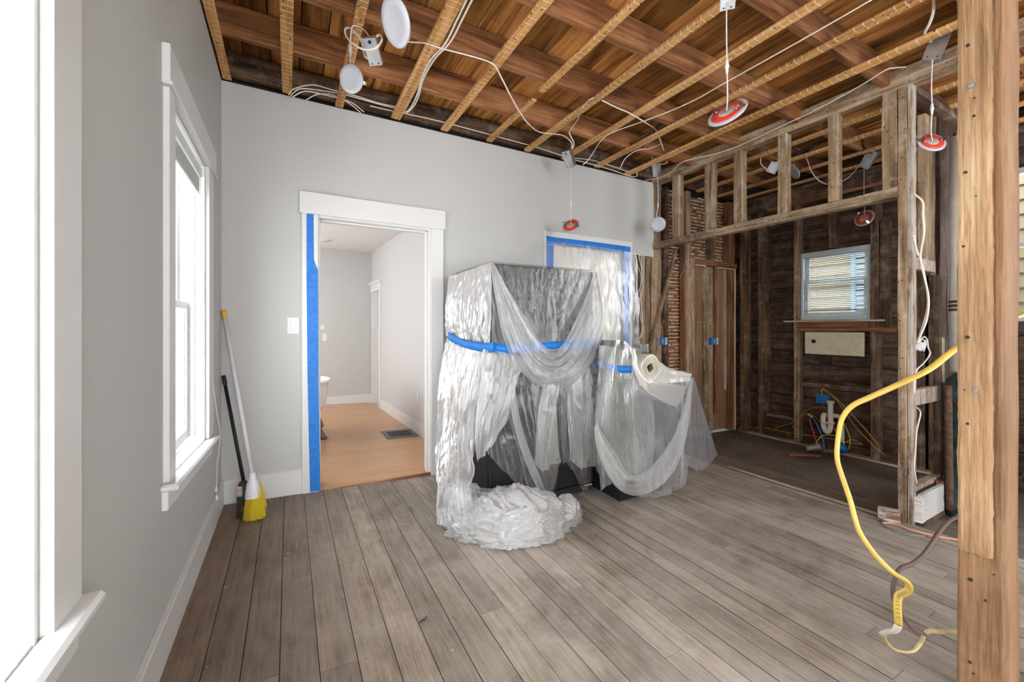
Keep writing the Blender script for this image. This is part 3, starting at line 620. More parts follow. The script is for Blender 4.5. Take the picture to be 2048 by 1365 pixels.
# ---- kitchen window ----
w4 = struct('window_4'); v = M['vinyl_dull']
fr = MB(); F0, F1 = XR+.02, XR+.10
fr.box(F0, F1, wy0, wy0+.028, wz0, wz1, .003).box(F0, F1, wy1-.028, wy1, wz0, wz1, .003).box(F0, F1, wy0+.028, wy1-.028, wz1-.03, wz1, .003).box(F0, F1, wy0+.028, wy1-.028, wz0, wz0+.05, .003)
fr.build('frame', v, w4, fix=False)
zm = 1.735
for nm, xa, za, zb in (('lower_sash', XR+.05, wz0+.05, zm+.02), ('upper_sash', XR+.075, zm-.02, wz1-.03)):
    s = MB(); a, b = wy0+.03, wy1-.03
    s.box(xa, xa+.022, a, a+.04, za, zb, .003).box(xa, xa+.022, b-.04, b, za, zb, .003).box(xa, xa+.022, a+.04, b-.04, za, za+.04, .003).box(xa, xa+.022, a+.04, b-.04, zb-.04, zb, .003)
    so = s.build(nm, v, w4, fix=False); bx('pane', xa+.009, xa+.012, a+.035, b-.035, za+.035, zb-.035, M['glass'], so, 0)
bx('window_sill', XR-.05, XR+.06, 1.855, 2.82, 1.262, 1.282, M['pale_y'], w4, .004)
kb = empty('venetian_blind', (XR+.03, 2.32, 2.0)); tag(kb, 'white slatted blind lowered over the kitchen window', 'blind')
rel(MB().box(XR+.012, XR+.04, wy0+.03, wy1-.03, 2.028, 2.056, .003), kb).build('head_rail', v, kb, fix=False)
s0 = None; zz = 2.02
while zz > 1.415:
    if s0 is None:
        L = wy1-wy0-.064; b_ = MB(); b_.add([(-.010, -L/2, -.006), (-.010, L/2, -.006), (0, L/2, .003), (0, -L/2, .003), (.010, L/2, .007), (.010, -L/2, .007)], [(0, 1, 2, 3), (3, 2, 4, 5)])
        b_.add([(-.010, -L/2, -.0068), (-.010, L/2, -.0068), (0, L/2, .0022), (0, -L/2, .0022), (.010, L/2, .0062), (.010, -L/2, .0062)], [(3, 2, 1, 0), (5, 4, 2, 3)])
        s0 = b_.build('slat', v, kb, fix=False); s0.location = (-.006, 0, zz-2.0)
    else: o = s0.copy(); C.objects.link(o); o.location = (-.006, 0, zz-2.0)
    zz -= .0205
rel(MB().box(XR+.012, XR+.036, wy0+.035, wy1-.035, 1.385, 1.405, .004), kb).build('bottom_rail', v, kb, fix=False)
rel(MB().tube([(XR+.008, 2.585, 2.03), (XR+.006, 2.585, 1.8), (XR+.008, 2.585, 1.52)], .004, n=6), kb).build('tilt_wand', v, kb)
for yy in (2.12, 2.5): rel(MB().tube([(XR+.012, yy, 2.03), (XR+.012, yy, 1.4)], .0008, n=4, sub=1), kb).build('ladder_cord', M['cable_w'], kb)
# second right-hand window, glimpsed past the near post
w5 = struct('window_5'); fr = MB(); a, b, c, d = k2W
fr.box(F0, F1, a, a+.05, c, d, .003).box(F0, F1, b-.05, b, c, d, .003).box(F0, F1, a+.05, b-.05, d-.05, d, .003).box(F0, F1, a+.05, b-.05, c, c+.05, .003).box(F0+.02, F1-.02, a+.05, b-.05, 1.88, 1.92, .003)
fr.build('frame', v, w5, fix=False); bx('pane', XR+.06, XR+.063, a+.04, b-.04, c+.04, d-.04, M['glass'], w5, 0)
w8 = struct('added_window_right'); a, b, c, d = k3W; MB().box(F0, F1, a, a+.05, c, d, .003).box(F0, F1, b-.05, b, c, d, .003).box(F0, F1, a+.05, b-.05, d-.05, d, .003).box(F0, F1, a+.05, b-.05, c, c+.05, .003).box(F0+.02, F1-.02, a+.05, b-.05, 1.70, 1.74, .003).build('frame', v, w8, fix=False)  # unseen window added to throw more daylight on left wall and ceiling
# neighbouring house outside the kitchen window
ns = struct('neighbour_wall')
for i in range(24): MB().add([(7.0, -.5, -.6+i*.16), (7.0, 5.2, -.6+i*.16), (7.03, 5.2, -.44+i*.16), (7.03, -.5, -.44+i*.16), (7.03, -.5, -.6+i*.16), (7.03, 5.2, -.6+i*.16)], [(0, 1, 2, 3), (0, 4, 5, 1)]).build('siding_board', M['siding'], ns, fix=False)
nb = MB().box(6.96, 7.0, 2.42, 2.47, 1.3, 2.3, .004).box(6.96, 7.0, 2.72, 2.77, 1.3, 2.3, .004).box(6.96, 7.0, 2.47, 2.72, 2.25, 2.3, .004).box(6.96, 7.0, 2.47, 2.72, 1.3, 1.35, .004)
nb.build('window_frame', plain('blue outside trim', srgb(90, 130, 165), .5), ns, fix=False)
for i in range(12): bx('shutter_louvre', 6.975, 6.995, 2.47, 2.72, 1.36+i*.074, 1.41+i*.074, plain('blue louvre', srgb(110, 135, 160), .5) if i == 0 else bpy.data.materials['blue louvre'], ns)
# ---- near wall: bare post by the camera ----
wn = struct('wall_near'); XN = 1.05
board('post', XN, XN+.088, .205, .2602, -.06, 2.90, M['post'], wn, axis=2, rough=.0012, seg=.12, ch=.003)
def rough_board(name, x, th, y0, y1, z0, z1, mat, parent, nz=220, ny=10, amp=.0015):
    """sawn board on a wall of constant x facing -x, its face and edges uneven"""
    zs = np.linspace(z0, z1, nz); ws = np.linspace(0, 1, ny); Z, Wd = np.meshgrid(zs, ws, indexing='ij')
    e0 = y0+.0012*pn(zs*23, .3)+.0012*pn(zs*90, 4.); e1 = y1+.0016*pn(zs*19, 9.)+.001*pn(zs*100, 2.)
    Yv = e0[:, None]*(1-Wd)+e1[:, None]*Wd
    X = x-th+amp*pn(Z*30, Yv*300)+amp*.8*pn(Z*9, Yv*60)
    X[:, 0] += .003; X[:, -1] += .003; X[0] += .0015; X[-1] += .0015
    vs = [(X[i, j], Yv[i, j], Z[i, j]) for i in range(nz) for j in range(ny)]
    k = len(vs); vs += [(x, e0[i], zs[i]) for i in range(nz)]+[(x, e1[i], zs[i]) for i in range(nz)]
    fs = [(i*ny+j, (i+1)*ny+j, (i+1)*ny+j+1, i*ny+j+1) for i in range(nz-1) for j in range(ny-1)]
    fs += [(i*ny, k+i, k+i+1, (i+1)*ny) for i in range(nz-1)]+[(i*ny+ny-1, (i+1)*ny+ny-1, k+nz+i+1, k+nz+i) for i in range(nz-1)]
    fs += [tuple(range(ny))+(k+nz, k)]
    return MB().add(vs, fs).build(name, mat, parent)
rough_board('nailed_board', XN, .012, .2167, .2572, .808, 2.88, M['raw_z'], wn)
hl = MB()
for (u, vv, r) in ((1936, 91, 3.2), (1949, 196, 1.6), (1948, 232, 2.6), (1931, 345, 3.0), (1952, 392, 1.2), (1927, 493, 2.4), (1935, 675, 3.5), (1929, 780, 1.6), (1935, 848, 2.6)):
    p = onX(u, vv, XN-.0138); r *= .0008; hl.lathe([(0, 0), (r, 0), (r, .0015), (0, .0015)], 10, Matrix.Translation(p) @ Matrix.Rotation(-R90, 4, 'Y'))
for (u, vv, r) in ((1938, 993, 3), (1978, 1005, 2), (1972, 1020, 4), (1935, 1035, 2), (1970, 1043, 2.5), (1980, 1063, 2), (1941, 1160, 4), (1971, 1202, 2.4), (1940, 1325, 3), (1947, 1348, 2), (1988, 1150, 1.5), (1979, 1108, 1.6)):
    p = onX(u, vv, XN-.0008); r *= .0008; hl.lathe([(0, 0), (r, 0), (r, .0015), (0, .0015)], 10, Matrix.Translation(p) @ Matrix.Rotation(-R90, 4, 'Y'))
hl.build('nail_holes', M['dark'], wn)
p = onX(1942, 171, XN-.0138); MB().lathe([(0, 0), (.0045, 0), (.004, .0006), (0, .0006)], 14, Matrix.Translation(p) @ Matrix.Rotation(-R90, 4, 'Y')).build('nail_head', M['nailhead'], wn)
p = onX(1951, 780, XN-.0138); MB().lathe([(0, 0), (.0042, 0), (.004, .0006), (0, .0006)], 14, Matrix.Translation(p) @ Matrix.Rotation(-R90, 4, 'Y')).build('nail_head', M['nailhead'], wn)
for yy in (-.22, -.66, -1.1, -1.55, -2.0): board('stud', XN, XN+.09, yy, yy+.05, -.06, 2.89, M['stud_z'], wn, axis=2)
# brick chimney glimpsed at the right edge
ch = struct('wall_chimney_breast')
for r in range(12):
    for k in range(3):
        for (face) in (0,):
            y1 = .352-k*.215-(.1 if r % 2 else 0); y0 = y1-.205
            if r % 2 and k == 0: bx('brick', 2.002+rnd.uniform(0, .004), 2.11, .255, .352, -.10+r*.075, -.035+r*.075, M['brick'], ch, .004)
            bx('brick', 2.002+rnd.uniform(0, .004), 2.11, y0, y1, -.10+r*.075, -.035+r*.075, M['brick'], ch, .004)
bx('mortar', 2.012, 2.45, -.36, .345, -.12, .80, M['plaster'], ch)
# ---- wall behind the camera, with unseen wide windows added for soft frontal light ----
wf = wall_y('wall_front', -2.82, -2.65, -.56, 5.5, -.3, ZS+.25, [(-.2, 1.4, .35, 2.7), (1.6, 3.2, .35, 2.7)], M['wall_grey']); wf['kind'] = 'structure'
w6 = struct('added_window_front')
for a in (-.2, 1.6):
    s = MB(); s.box(a, a+.05, -2.76, -2.70, .35, 2.7, .003).box(a+1.55, a+1.6, -2.76, -2.70, .35, 2.7, .003).box(a+.05, a+1.55, -2.76, -2.70, 2.65, 2.7, .003).box(a+.05, a+1.55, -2.76, -2.70, .35, .4, .003).box(a+.05, a+1.55, -2.755, -2.705, 1.5, 1.55, .003)
    s.build('sash', M['vinyl'], w6, fix=False)
# ---- next room through the doorway ----
nr = struct('floor_next_room')
g = MB(); xs = [-1.9, 1.5]
g.add([(-1.9, 3.395, fz(-1.9)+.012), (1.5, 3.395, fz(1.5)+.012), (1.5, 7.3, fz(1.5)+.012), (-1.9, 7.3, fz(-1.9)+.012), (-1.9, 3.395, fz(-1.9)-.02), (1.5, 3.395, fz(1.5)-.02)], [(0, 1, 2, 3), (4, 5, 1, 0)]); g.build('hardwood', M['oak'], nr, fix=False)
bx('threshold', .19, 1.07, 3.386, 3.40, -.075, -.035, M['red_x'], nr)
P = M['wall_pale']
o = bx('wall_next_room_back', -1.9, 1.5, 7.14, 7.25, -.1, 2.5, M['wall_grey'], None, 0); o['kind'] = 'structure'
def slant(y): return 1.395-(y-3.55)*.047          # the right wall of the next room runs a little out of square
b = MB(); 
def slab(y0, y1, z0, z1, th=.1, off=0, m=None, nm='wall', par=None, dz=0):
    return MB().add([(slant(y0)-off, y0, z0), (slant(y0)+th, y0, z0), (slant(y1)+th, y1, z0), (slant(y1)-off, y1, z0), (slant(y0)-off, y0, z1), (slant(y0)+th, y0, z1), (slant(y1)+th, y1, z1), (slant(y1)-off, y1, z1)], [(0, 3, 2, 1), (4, 5, 6, 7), (0, 1, 5, 4), (2, 3, 7, 6), (1, 2, 6, 5), (3, 0, 4, 7)]).build(nm, m or P, par, fix=False)
o = slab(3.55, 6.60, -.12, 2.5, nm='wall_next_room_right'); o['kind'] = 'structure'; slab(6.60, 7.14, 1.80, 2.5, nm='wall_over_door', par=o); slab(7.06, 7.14, -.12, 1.80, nm='wall_return', par=o)
o = slab(3.55, 6.50, -.08, .085, off=.014, m=M['trim'], nm='baseboard_next_room'); o['kind'] = 'structure'
o = bx('baseboard_next_room_back', -1.9, 1.22, 7.124, 7.14, -.1, .085, M['trim'], None, .003); o['kind'] = 'structure'
d3 = struct('door_3'); slab(6.52, 6.61, -.08, 1.79, off=.02, m=M['trim'], nm='casing', par=d3); slab(7.05, 7.12, -.08, 1.79, off=.02, m=M['trim'], nm='casing', par=d3)
slab(6.47, 7.13, 1.78, 1.90, off=.03, m=M['trim'], nm='header', par=d3); slab(6.44, 7.135, 1.90, 1.935, off=.06, m=M['trim'], nm='cornice', par=d3); slab(6.60, 7.06, -.08, 1.79, off=-.045, th=.08, m=M['wall_pale'], nm='door_panel', par=d3)
o = bx('ceiling_next_room', -1.9, 1.5, 3.55, 7.25, 2.455, 2.52, M['ceil_white'], None, 0); o['kind'] = 'structure'
o = wall_x('wall_next_room_left', -1.92, -1.8, 3.5, 7.3, -.1, 2.5, [(4.5, 6.3, .6, 2.2)], P); o['kind'] = 'structure'
w7 = struct('added_window_next_room'); MB().box(-1.88, -1.84, 4.5, 4.55, .6, 2.2, .003).box(-1.88, -1.84, 6.25, 6.3, .6, 2.2, .003).box(-1.88, -1.84, 4.55, 6.25, .6, .65, .003).box(-1.88, -1.84, 4.55, 6.25, 2.15, 2.2, .003).box(-1.88, -1.84, 4.55, 6.25, 1.38, 1.42, .003).build('sash', M['vinyl'], w7, fix=False)  # unseen window added to light the next room and whiten its walls
o = bx('wall_next_room_front', -1.9, XL, 3.5, 3.55, -.1, 2.5, P, None, 0); o['kind'] = 'structure'
# ================================================================== THINGS
XW = 1.206; YF = 2.5                                  # fridge corner nearest the camera
def Lf(u, v, d=0): return onX(u, v, XW-d)
def Ff(u, v, d=0): return onY(u, v, YF-d)
def Gf(u, v, d=0): return onY(u, v, 2.25-d)
# ---- refrigerator ----
fr = empty('refrigerator', (1.65, 2.9, fz(1.65))); tag(fr, 'tall black refrigerator wrapped in clear plastic sheet and blue tape', 'refrigerator')
zb = fz(1.65)
rel(MB().box(1.206, 2.094, 2.56, 3.31, zb+.05, 1.638, .008), fr).build('body', M['black'], fr, fix=False)
rel(MB().box(1.208, 1.645, 2.50, 2.555, zb+.07, 1.636, .010), fr).build('door', M['black'], fr, fix=False)
rel(MB().box(1.655, 2.092, 2.50, 2.555, zb+.07, 1.636, .010), fr).build('door', M['black'], fr, fix=False)
g = MB().box(1.22, 2.08, 2.51, 2.54, zb+.012, zb+.062, .004)
for i in range(18): g.box(1.25+i*.045, 1.28+i*.045, 2.503, 2.512, zb+.022, zb+.052, .001)
rel(g, fr).build('base_grille', M['blackmat'], fr, fix=False)
for xx, yy in ((1.26, 2.6), (2.04, 2.6), (1.26, 3.25), (2.04, 3.25)): rel(MB().lathe([(.018, 0), (.018, .05)], 12, Matrix.Translation((xx, yy, zb+.0))), fr).build('foot', M['blackmat'], fr)
rel(MB().box(2.0, 2.07, 2.49, 2.502, zb+.055, zb+.062, .001), fr).build('hinge_cover', M['white_pl'], fr, fix=False)
# ---- range, turned so that its side faces the camera ----
ra = empty('kitchen_range', (2.5, 2.6, fz(2.5))); tag(ra, 'low black kitchen range with raised back guard under plastic sheet', 'range'); zr = fz(2.5)
rel(MB().box(2.13, 2.795, 2.25, 2.98, zr+.03, .785, .006), ra).build('body', M['black'], ra, fix=False)
rel(MB().box(2.12, 2.80, 2.245, 2.985, .785, .805, .005), ra).build('cooktop', M['black'], ra, fix=False)
rel(MB().box(2.13, 2.265, 2.27, 2.96, .805, 1.095, .03), ra).build('back_guard', M['blackmat'], ra, fix=False)
rel(MB().box(2.797, 2.83, 2.25, 2.98, zr+.03, .78, .005), ra).build('oven_door', M['steel'], ra, fix=False)
rel(MB().tube([(2.83, 2.3, .66), (2.875, 2.32, .66), (2.875, 2.9, .66), (2.83, 2.93, .66)], .011, sub=4), ra).build('handle', M['steel'], ra)
for k in range(4): rel(MB().lathe([(.02, 0), (.018, .025), (.0, .026)], 16, Matrix.Translation((2.83, 2.4+k*.14, .73)) @ Matrix.Rotation(R90, 4, 'Y')), ra).build('knob', M['blackmat'], ra)
for xx, yy in ((2.29, 2.43), (2.29, 2.80), (2.61, 2.43), (2.61, 2.80)):
    b = MB()
    for r in (.03, .055, .08): b.tube([(xx+r*math.cos(a*math.pi/8), yy+r*math.sin(a*math.pi/8), .808) for a in range(17)], .004, n=6, sub=1)
    rel(b, ra).build('burner', M['blackmat'], ra)
for xx, yy in ((2.17, 2.3), (2.76, 2.3), (2.17, 2.93), (2.76, 2.93)): rel(MB().lathe([(.016, 0), (.016, .035)], 10, Matrix.Translation((xx, yy, zr))), ra).build('foot', M['blackmat'], ra)
# ---- polythene ----
def loft(name, curves, nu, nt, mat, parent, pleat=(0, .02, 6), crum=(.004, 14), seed=0.0, rag=0.0, flat=False, ragL=0, ragR=0, both=0.0, pair=False, tear=0):
    """a hanging sheet through given edge-to-edge curves (each runs top to bottom), with pleats along the
    curves and crumpling all over, pushed out along the sheet's own normal"""
    rs = []
    for c in curves:
        S = spline(c, 12); A = np.array([tuple(p) for p in S]); d = np.r_[0, np.cumsum(np.linalg.norm(np.diff(A, axis=0), axis=1))]; d /= d[-1]
        rs.append(np.stack([np.interp(np.linspace(0, 1, nt+1), d, A[:, k]) for k in range(3)], 1))
    K = len(rs); G = np.zeros((nu+1, nt+1, 3)); Q = [2*rs[0]-rs[1]]+rs+[2*rs[-1]-rs[-2]]
    for i in range(nu+1):
        w = i/nu*(K-1); k = min(int(w), K-2); t = w-k; a, b, c, d = Q[k:k+4]
        G[i] = .5*((2*b)+(c-a)*t+(2*a-5*b+4*c-d)*t*t+(3*b-a-3*c+d)*t**3) if K > 2 else b*(1-t)+c*t
    w = np.linspace(0, 1, nu+1)[:, None]+np.zeros((1, nt+1)); t = np.zeros((nu+1, 1))+np.linspace(0, 1, nt+1)[None, :]
    if rag:                                                   # torn lower edge
        k = 1-rag*(.5+.5*pn(w[:, :1]*7+seed, seed*3.1))-rag*.35*(.5+.5*pn(w[:, :1]*26+seed, 1.7)); tt = t*k
        H = np.zeros_like(G)
        for i in range(nu+1):
            for c in range(3): H[i, :, c] = np.interp(tt[i], t[0], G[i, :, c])
        G = H
    for e, q in ((ragL, 0), (ragR, 1)):
        if e:
            n_ = pn(t*9+seed, 3.3+q)*e+pn(t*31+seed, 5.3+q)*e*.5
            G[..., 0] += np.where((w < .04) if q == 0 else (w > .96), n_, 0)
    du = np.gradient(G, axis=0); dv = np.gradient(G, axis=1); nrm = np.cross(du, dv); nrm /= np.linalg.norm(nrm, axis=2)[..., None]+1e-9
    if (nrm[..., 1].mean() > 0 and abs(nrm[..., 1].mean()) >= abs(nrm[..., 0].mean())) or (nrm[..., 0].mean() > 0 and abs(nrm[..., 1].mean()) < abs(nrm[..., 0].mean()) and not flat): nrm = -nrm
    p0, p1, fq = pleat; amp = p0+(p1-p0)*t
    ww = w+.10*pn(t*1.7+seed, w*2)
    f = .7*ridge(ww*fq+seed, t*.9+seed)+.35*ridge(ww*fq*2.3+seed*2, t*1.6)+.18*ridge(ww*fq*5+seed, t*2.5)
    P = G*crum[1]*np.array([1, 1, .45])
    c = ridge(P[..., 0], P[..., 1]+seed, P[..., 2])*.7+.4*ridge(P[..., 0]*2.3, P[..., 1]*2.3, P[..., 2]*2.3+seed)+.3*ridge(P[..., 0]*.4+9, P[..., 1]*.4, P[..., 2]*.4+seed)*1.3
    G = G+nrm*(amp*(f-.1)+crum[0]*(c-.3))[..., None]
    n = nt+1
    vs = G.reshape(-1, 3); vs[:, 2] = np.maximum(vs[:, 2], -.01-.0345*(vs[:, 0]+.4)+.004)
    l = parent.location if parent is not None else Vector(); vs = vs-np.array([l.x, l.y, l.z])
    fs = [(i*n+j, (i+1)*n+j, (i+1)*n+j+1, i*n+j+1) for i in range(nu) for j in range(nt)]
    me = bpy.data.meshes.new(name); me.from_pydata(vs.tolist(), [], fs); me.polygons.foreach_set('use_smooth', [True]*len(fs)); me.update()
    return link(name, me, mat, parent)
F_, FT, FP, FG, FS, FR = M['film'], M['film_thick'], M['film_pile'], M['film_green'], M['film_smooth'], M['film_roll']
ps = empty('plastic_sheet', (1.6, 2.45, fz(1.6))); tag(ps, 'clear crinkled plastic sheet draped over the tall refrigerator, bunched on floor', 'plastic sheet')
Bk = lambda x, z, y=3.30: Vector((x, y, z))
loft('side_wrap', [[Lf(899, 553, .006), Lf(893, 612, .05), Lf(892, 672, .03)], [Lf(920, 547, .006), Lf(914, 610, .04), Lf(914, 678, .025)], [Lf(950, 537, .008), Lf(950, 610, .04), Lf(948, 689, .03)], [Lf(984, 524, .008), Lf(985, 610, .018), Lf(984, 697, .03)]],
     110, 90, FT, ps, pleat=(.003, .016, 5), crum=(.008, 11), seed=1.3)  # milkier film than the front: window light on this side put into it
loft('front_wrap', [[Ff(982, 524, .008), Ff(983, 610, .018), Ff(983, 697, .03)], [Ff(1040, 531, .01), Ff(1040, 615, .014), Ff(1042, 700, .03)], [Ff(1110, 538, .012), Ff(1110, 620, .012), Ff(1110, 700, .04)], [Ff(1188, 543, .012), Ff(1190, 620, .02), Ff(1188, 692, .03)]],
     150, 90, M['film_front'], ps, pleat=(.001, .006, 7), crum=(.0022, 12), seed=4.1)
loft('right_wrap', [[Ff(1188, 543, .012), Ff(1193, 620, .03), Ff(1188, 692, .03)], [Ff(1189, 544, 0), Ff(1199, 610, .03), Ff(1196, 692, .03)], [Vector((2.108, 2.56, 1.64)), Vector((2.15, 2.52, 1.30)), Vector((2.125, 2.54, 1.06))], [Vector((2.105, 3.2, 1.64)), Vector((2.12, 3.2, 1.3)), Vector((2.11, 3.2, 1.0))]], 50, 60, FT, ps, pleat=(.002, .012, 4), seed=2.2)
loft('top_wrap', [[Vector((1.2, 2.495, 1.646)), Vector((1.2, 2.9, 1.65)), Vector((1.2, 3.31, 1.645))], [Vector((1.65, 2.495, 1.65)), Vector((1.65, 2.9, 1.655)), Vector((1.65, 3.31, 1.65))], [Vector((2.1, 2.495, 1.646)), Vector((2.1, 2.9, 1.65)), Vector((2.1, 3.31, 1.645))]], 60, 50, F_, ps, pleat=(0, 0, 3), crum=(.003, 12), flat=True)
# V of gathered film from both top corners down to the knot
I_ = [Ff(984, 526, .02), Ff(1020, 590, .035), Ff(1058, 650, .06), Ff(1085, 690, .085), Ff(1105, 700, .09), Ff(1126, 688, .08), Ff(1150, 640, .06), Ff(1172, 590, .035), Ff(1188, 545, .02)]
m1 = [Ff(984, 528, .024), Ff(1010, 600, .05), Ff(1045, 680, .09), Ff(1080, 722, .115), Ff(1108, 733, .12), Ff(1140, 715, .11), Ff(1170, 665, .08), Ff(1190, 610, .05), Ff(1190, 547, .022)]
m2 = [Ff(984, 531, .024), Ff(1000, 600, .05), Ff(1030, 690, .10), Ff(1064, 745, .12), Ff(1106, 765, .13), Ff(1150, 745, .12), Ff(1182, 695, .09), Ff(1200, 630, .055), Ff(1191, 549, .02)]
m3 = [Ff(984, 534, .018), Ff(992, 600, .03), Ff(1012, 690, .06), Ff(1050, 752, .08), Ff(1104, 780, .08), Ff(1158, 760, .08), Ff(1192, 705, .06), Ff(1203, 640, .03), Ff(1190, 552, .01)]
loft('swag', [I_, m1, m2, m3], 60, 170, FT, ps, pleat=(.010, .010, 5), crum=(.008, 13), seed=7.7)
loft('swag', [I_, m1, m2], 40, 150, F_, ps, pleat=(.014, .014, 4), crum=(.008, 10), seed=17.7)
# skirt below the tape, flaring to the floor on the window side
fl_ = lambda u, v: onF(u, v, .01)
loft('skirt', [[Lf(895, 676, .03), Lf(884, 740, .10), Lf(878, 800, .15), Lf(877, 880, .17), Lf(880, 960, .22), fl_(889, 1035)],
               [Lf(916, 688, .04), Lf(905, 760, .10), Lf(900, 850, .14), Lf(898, 950, .22), fl_(893, 1060)],
               [Lf(944, 694, .04), Lf(932, 780, .10), Lf(928, 880, .15), Lf(925, 980, .25), fl_(930, 1066)],
               [Lf(975, 700, .045), Lf(960, 790, .09), Lf(950, 880, .12), Lf(945, 950, .16), Ff(950, 1010, .30)]],
     120, 150, FT, ps, pleat=(.006, .05, 5), crum=(.010, 9), seed=3.9)
loft('skirt', [[Lf(905, 684, .02), Lf(896, 760, .06), Lf(892, 850, .09), Lf(890, 960, .12)], [Lf(940, 694, .02), Lf(930, 780, .05), Lf(925, 880, .07), Lf(925, 970, .10)], [Ff(990, 702, .03), Ff(985, 780, .05), Ff(968, 860, .07), Ff(958, 925, .08)]],
     80, 90, F_, ps, pleat=(.006, .04, 5), crum=(.012, 9), seed=13.9, rag=.08)
loft('corner_lobe', [[Ff(968, 702, .05), Ff(955, 800, .10), Ff(948, 870, .13), Ff(952, 922, .13)], [Ff(995, 703, .06), Ff(985, 800, .12), Ff(968, 870, .14), Ff(958, 912, .13)], [Ff(1020, 710, .07), Ff(1010, 800, .12), Ff(985, 860, .13), Ff(966, 900, .12)], [Ff(1052, 722, .07), Ff(1030, 765, .10), Ff(1012, 830, .11), Ff(975, 892, .11)]],
     80, 90, FT, ps, pleat=(.008, .03, 4), crum=(.010, 11), seed=5.5)
loft('front_curtain', [[Ff(968, 700, .03), Ff(966, 800, .04), Ff(974, 915, .04)], [Ff(1010, 706, .035), Ff(1010, 830, .05), Ff(1030, 970, .06)], [Ff(1050, 715, .04), Ff(1056, 850, .06), Ff(1085, 985, .07)], [Ff(1072, 725, .04), Ff(1082, 850, .06), Ff(1108, 1000, .08)]],
     90, 110, F_, ps, pleat=(.006, .03, 6), crum=(.010, 11), seed=6.1, rag=.05)
loft('front_curtain', [[Ff(1016, 790, .07), Ff(1032, 870, .09), Ff(1060, 950, .10), Ff(1078, 985, .10)], [Ff(1030, 780, .08), Ff(1045, 860, .10), Ff(1070, 930, .11), Ff(1104, 1010, .11)]], 16, 70, FT, ps, pleat=(.004, .016, 3), seed=8.1)
loft('tail', [[Ff(1092, 742, .09), Ff(1080, 800, .09), Ff(1072, 870, .10), Ff(1067, 932, .09)], [Ff(1106, 770, .12), Ff(1098, 820, .13), Ff(1090, 880, .13), Ff(1085, 945, .10)], [Ff(1118, 770, .11), Ff(1112, 830, .12), Ff(1112, 890, .11), Ff(1116, 925, .09)]],
     50, 90, FT, ps, pleat=(.010, .03, 4), crum=(.010, 12), seed=9.4, rag=.05)
loft('tail', [[Ff(1068, 925, .08), Ff(1080, 955, .07), Ff(1096, 990, .06)], [Ff(1095, 930, .09), Ff(1100, 960, .08), Ff(1101, 994, .06)], [Ff(1117, 920, .08), Ff(1114, 950, .07), Ff(1106, 990, .06)]], 24, 30, F_, ps, pleat=(.005, .012, 3), seed=2.9)
loft('tail', [[Ff(1060, 740, .05), Ff(1066, 830, .07), Ff(1060, 930, .07)], [Ff(1100, 745, .05), Ff(1100, 830, .05), Ff(1100, 950, .05)], [Ff(1140, 745, .05), Ff(1134, 830, .05), Ff(1140, 930, .05)]], 60, 70, F_, ps, pleat=(.008, .035, 6), crum=(.01, 10), seed=12.9, rag=.12)
loft('right_curtain', [[Ff(1140, 738, .07), Ff(1134, 820, .08), Ff(1138, 925, .09)], [Ff(1160, 730, .08), Ff(1157, 830, .11), Ff(1160, 940, .12)], [Ff(1182, 715, .06), Ff(1180, 820, .10), Ff(1182, 940, .11)], [Ff(1200, 695, .03), Ff(1200, 800, .05), Ff(1203, 915, .06)]],
     80, 100, FT, ps, pleat=(.010, .035, 4), crum=(.010, 11), seed=10.2, rag=.05)
loft('right_curtain', [[Ff(1136, 915, .06), Ff(1150, 950, .06), Ff(1165, 984, .05)], [Ff(1165, 915, .08), Ff(1168, 950, .07), Ff(1170, 984, .05)], [Ff(1200, 912, .05), Ff(1185, 940, .05), Ff(1174, 980, .04)]], 30, 30, F_, ps, pleat=(.005, .012, 3), seed=2.4)
loft('right_curtain', [[Ff(1120, 740, .03), Ff(1120, 830, .03), Ff(1122, 940, .03)], [Ff(1160, 720, .03), Ff(1160, 830, .03), Ff(1160, 950, .03)], [Ff(1192, 700, .02), Ff(1195, 820, .03), Ff(1194, 940, .03)]], 60, 70, F_, ps, pleat=(.006, .02, 6), crum=(.01, 10), seed=22.9, rag=.1)
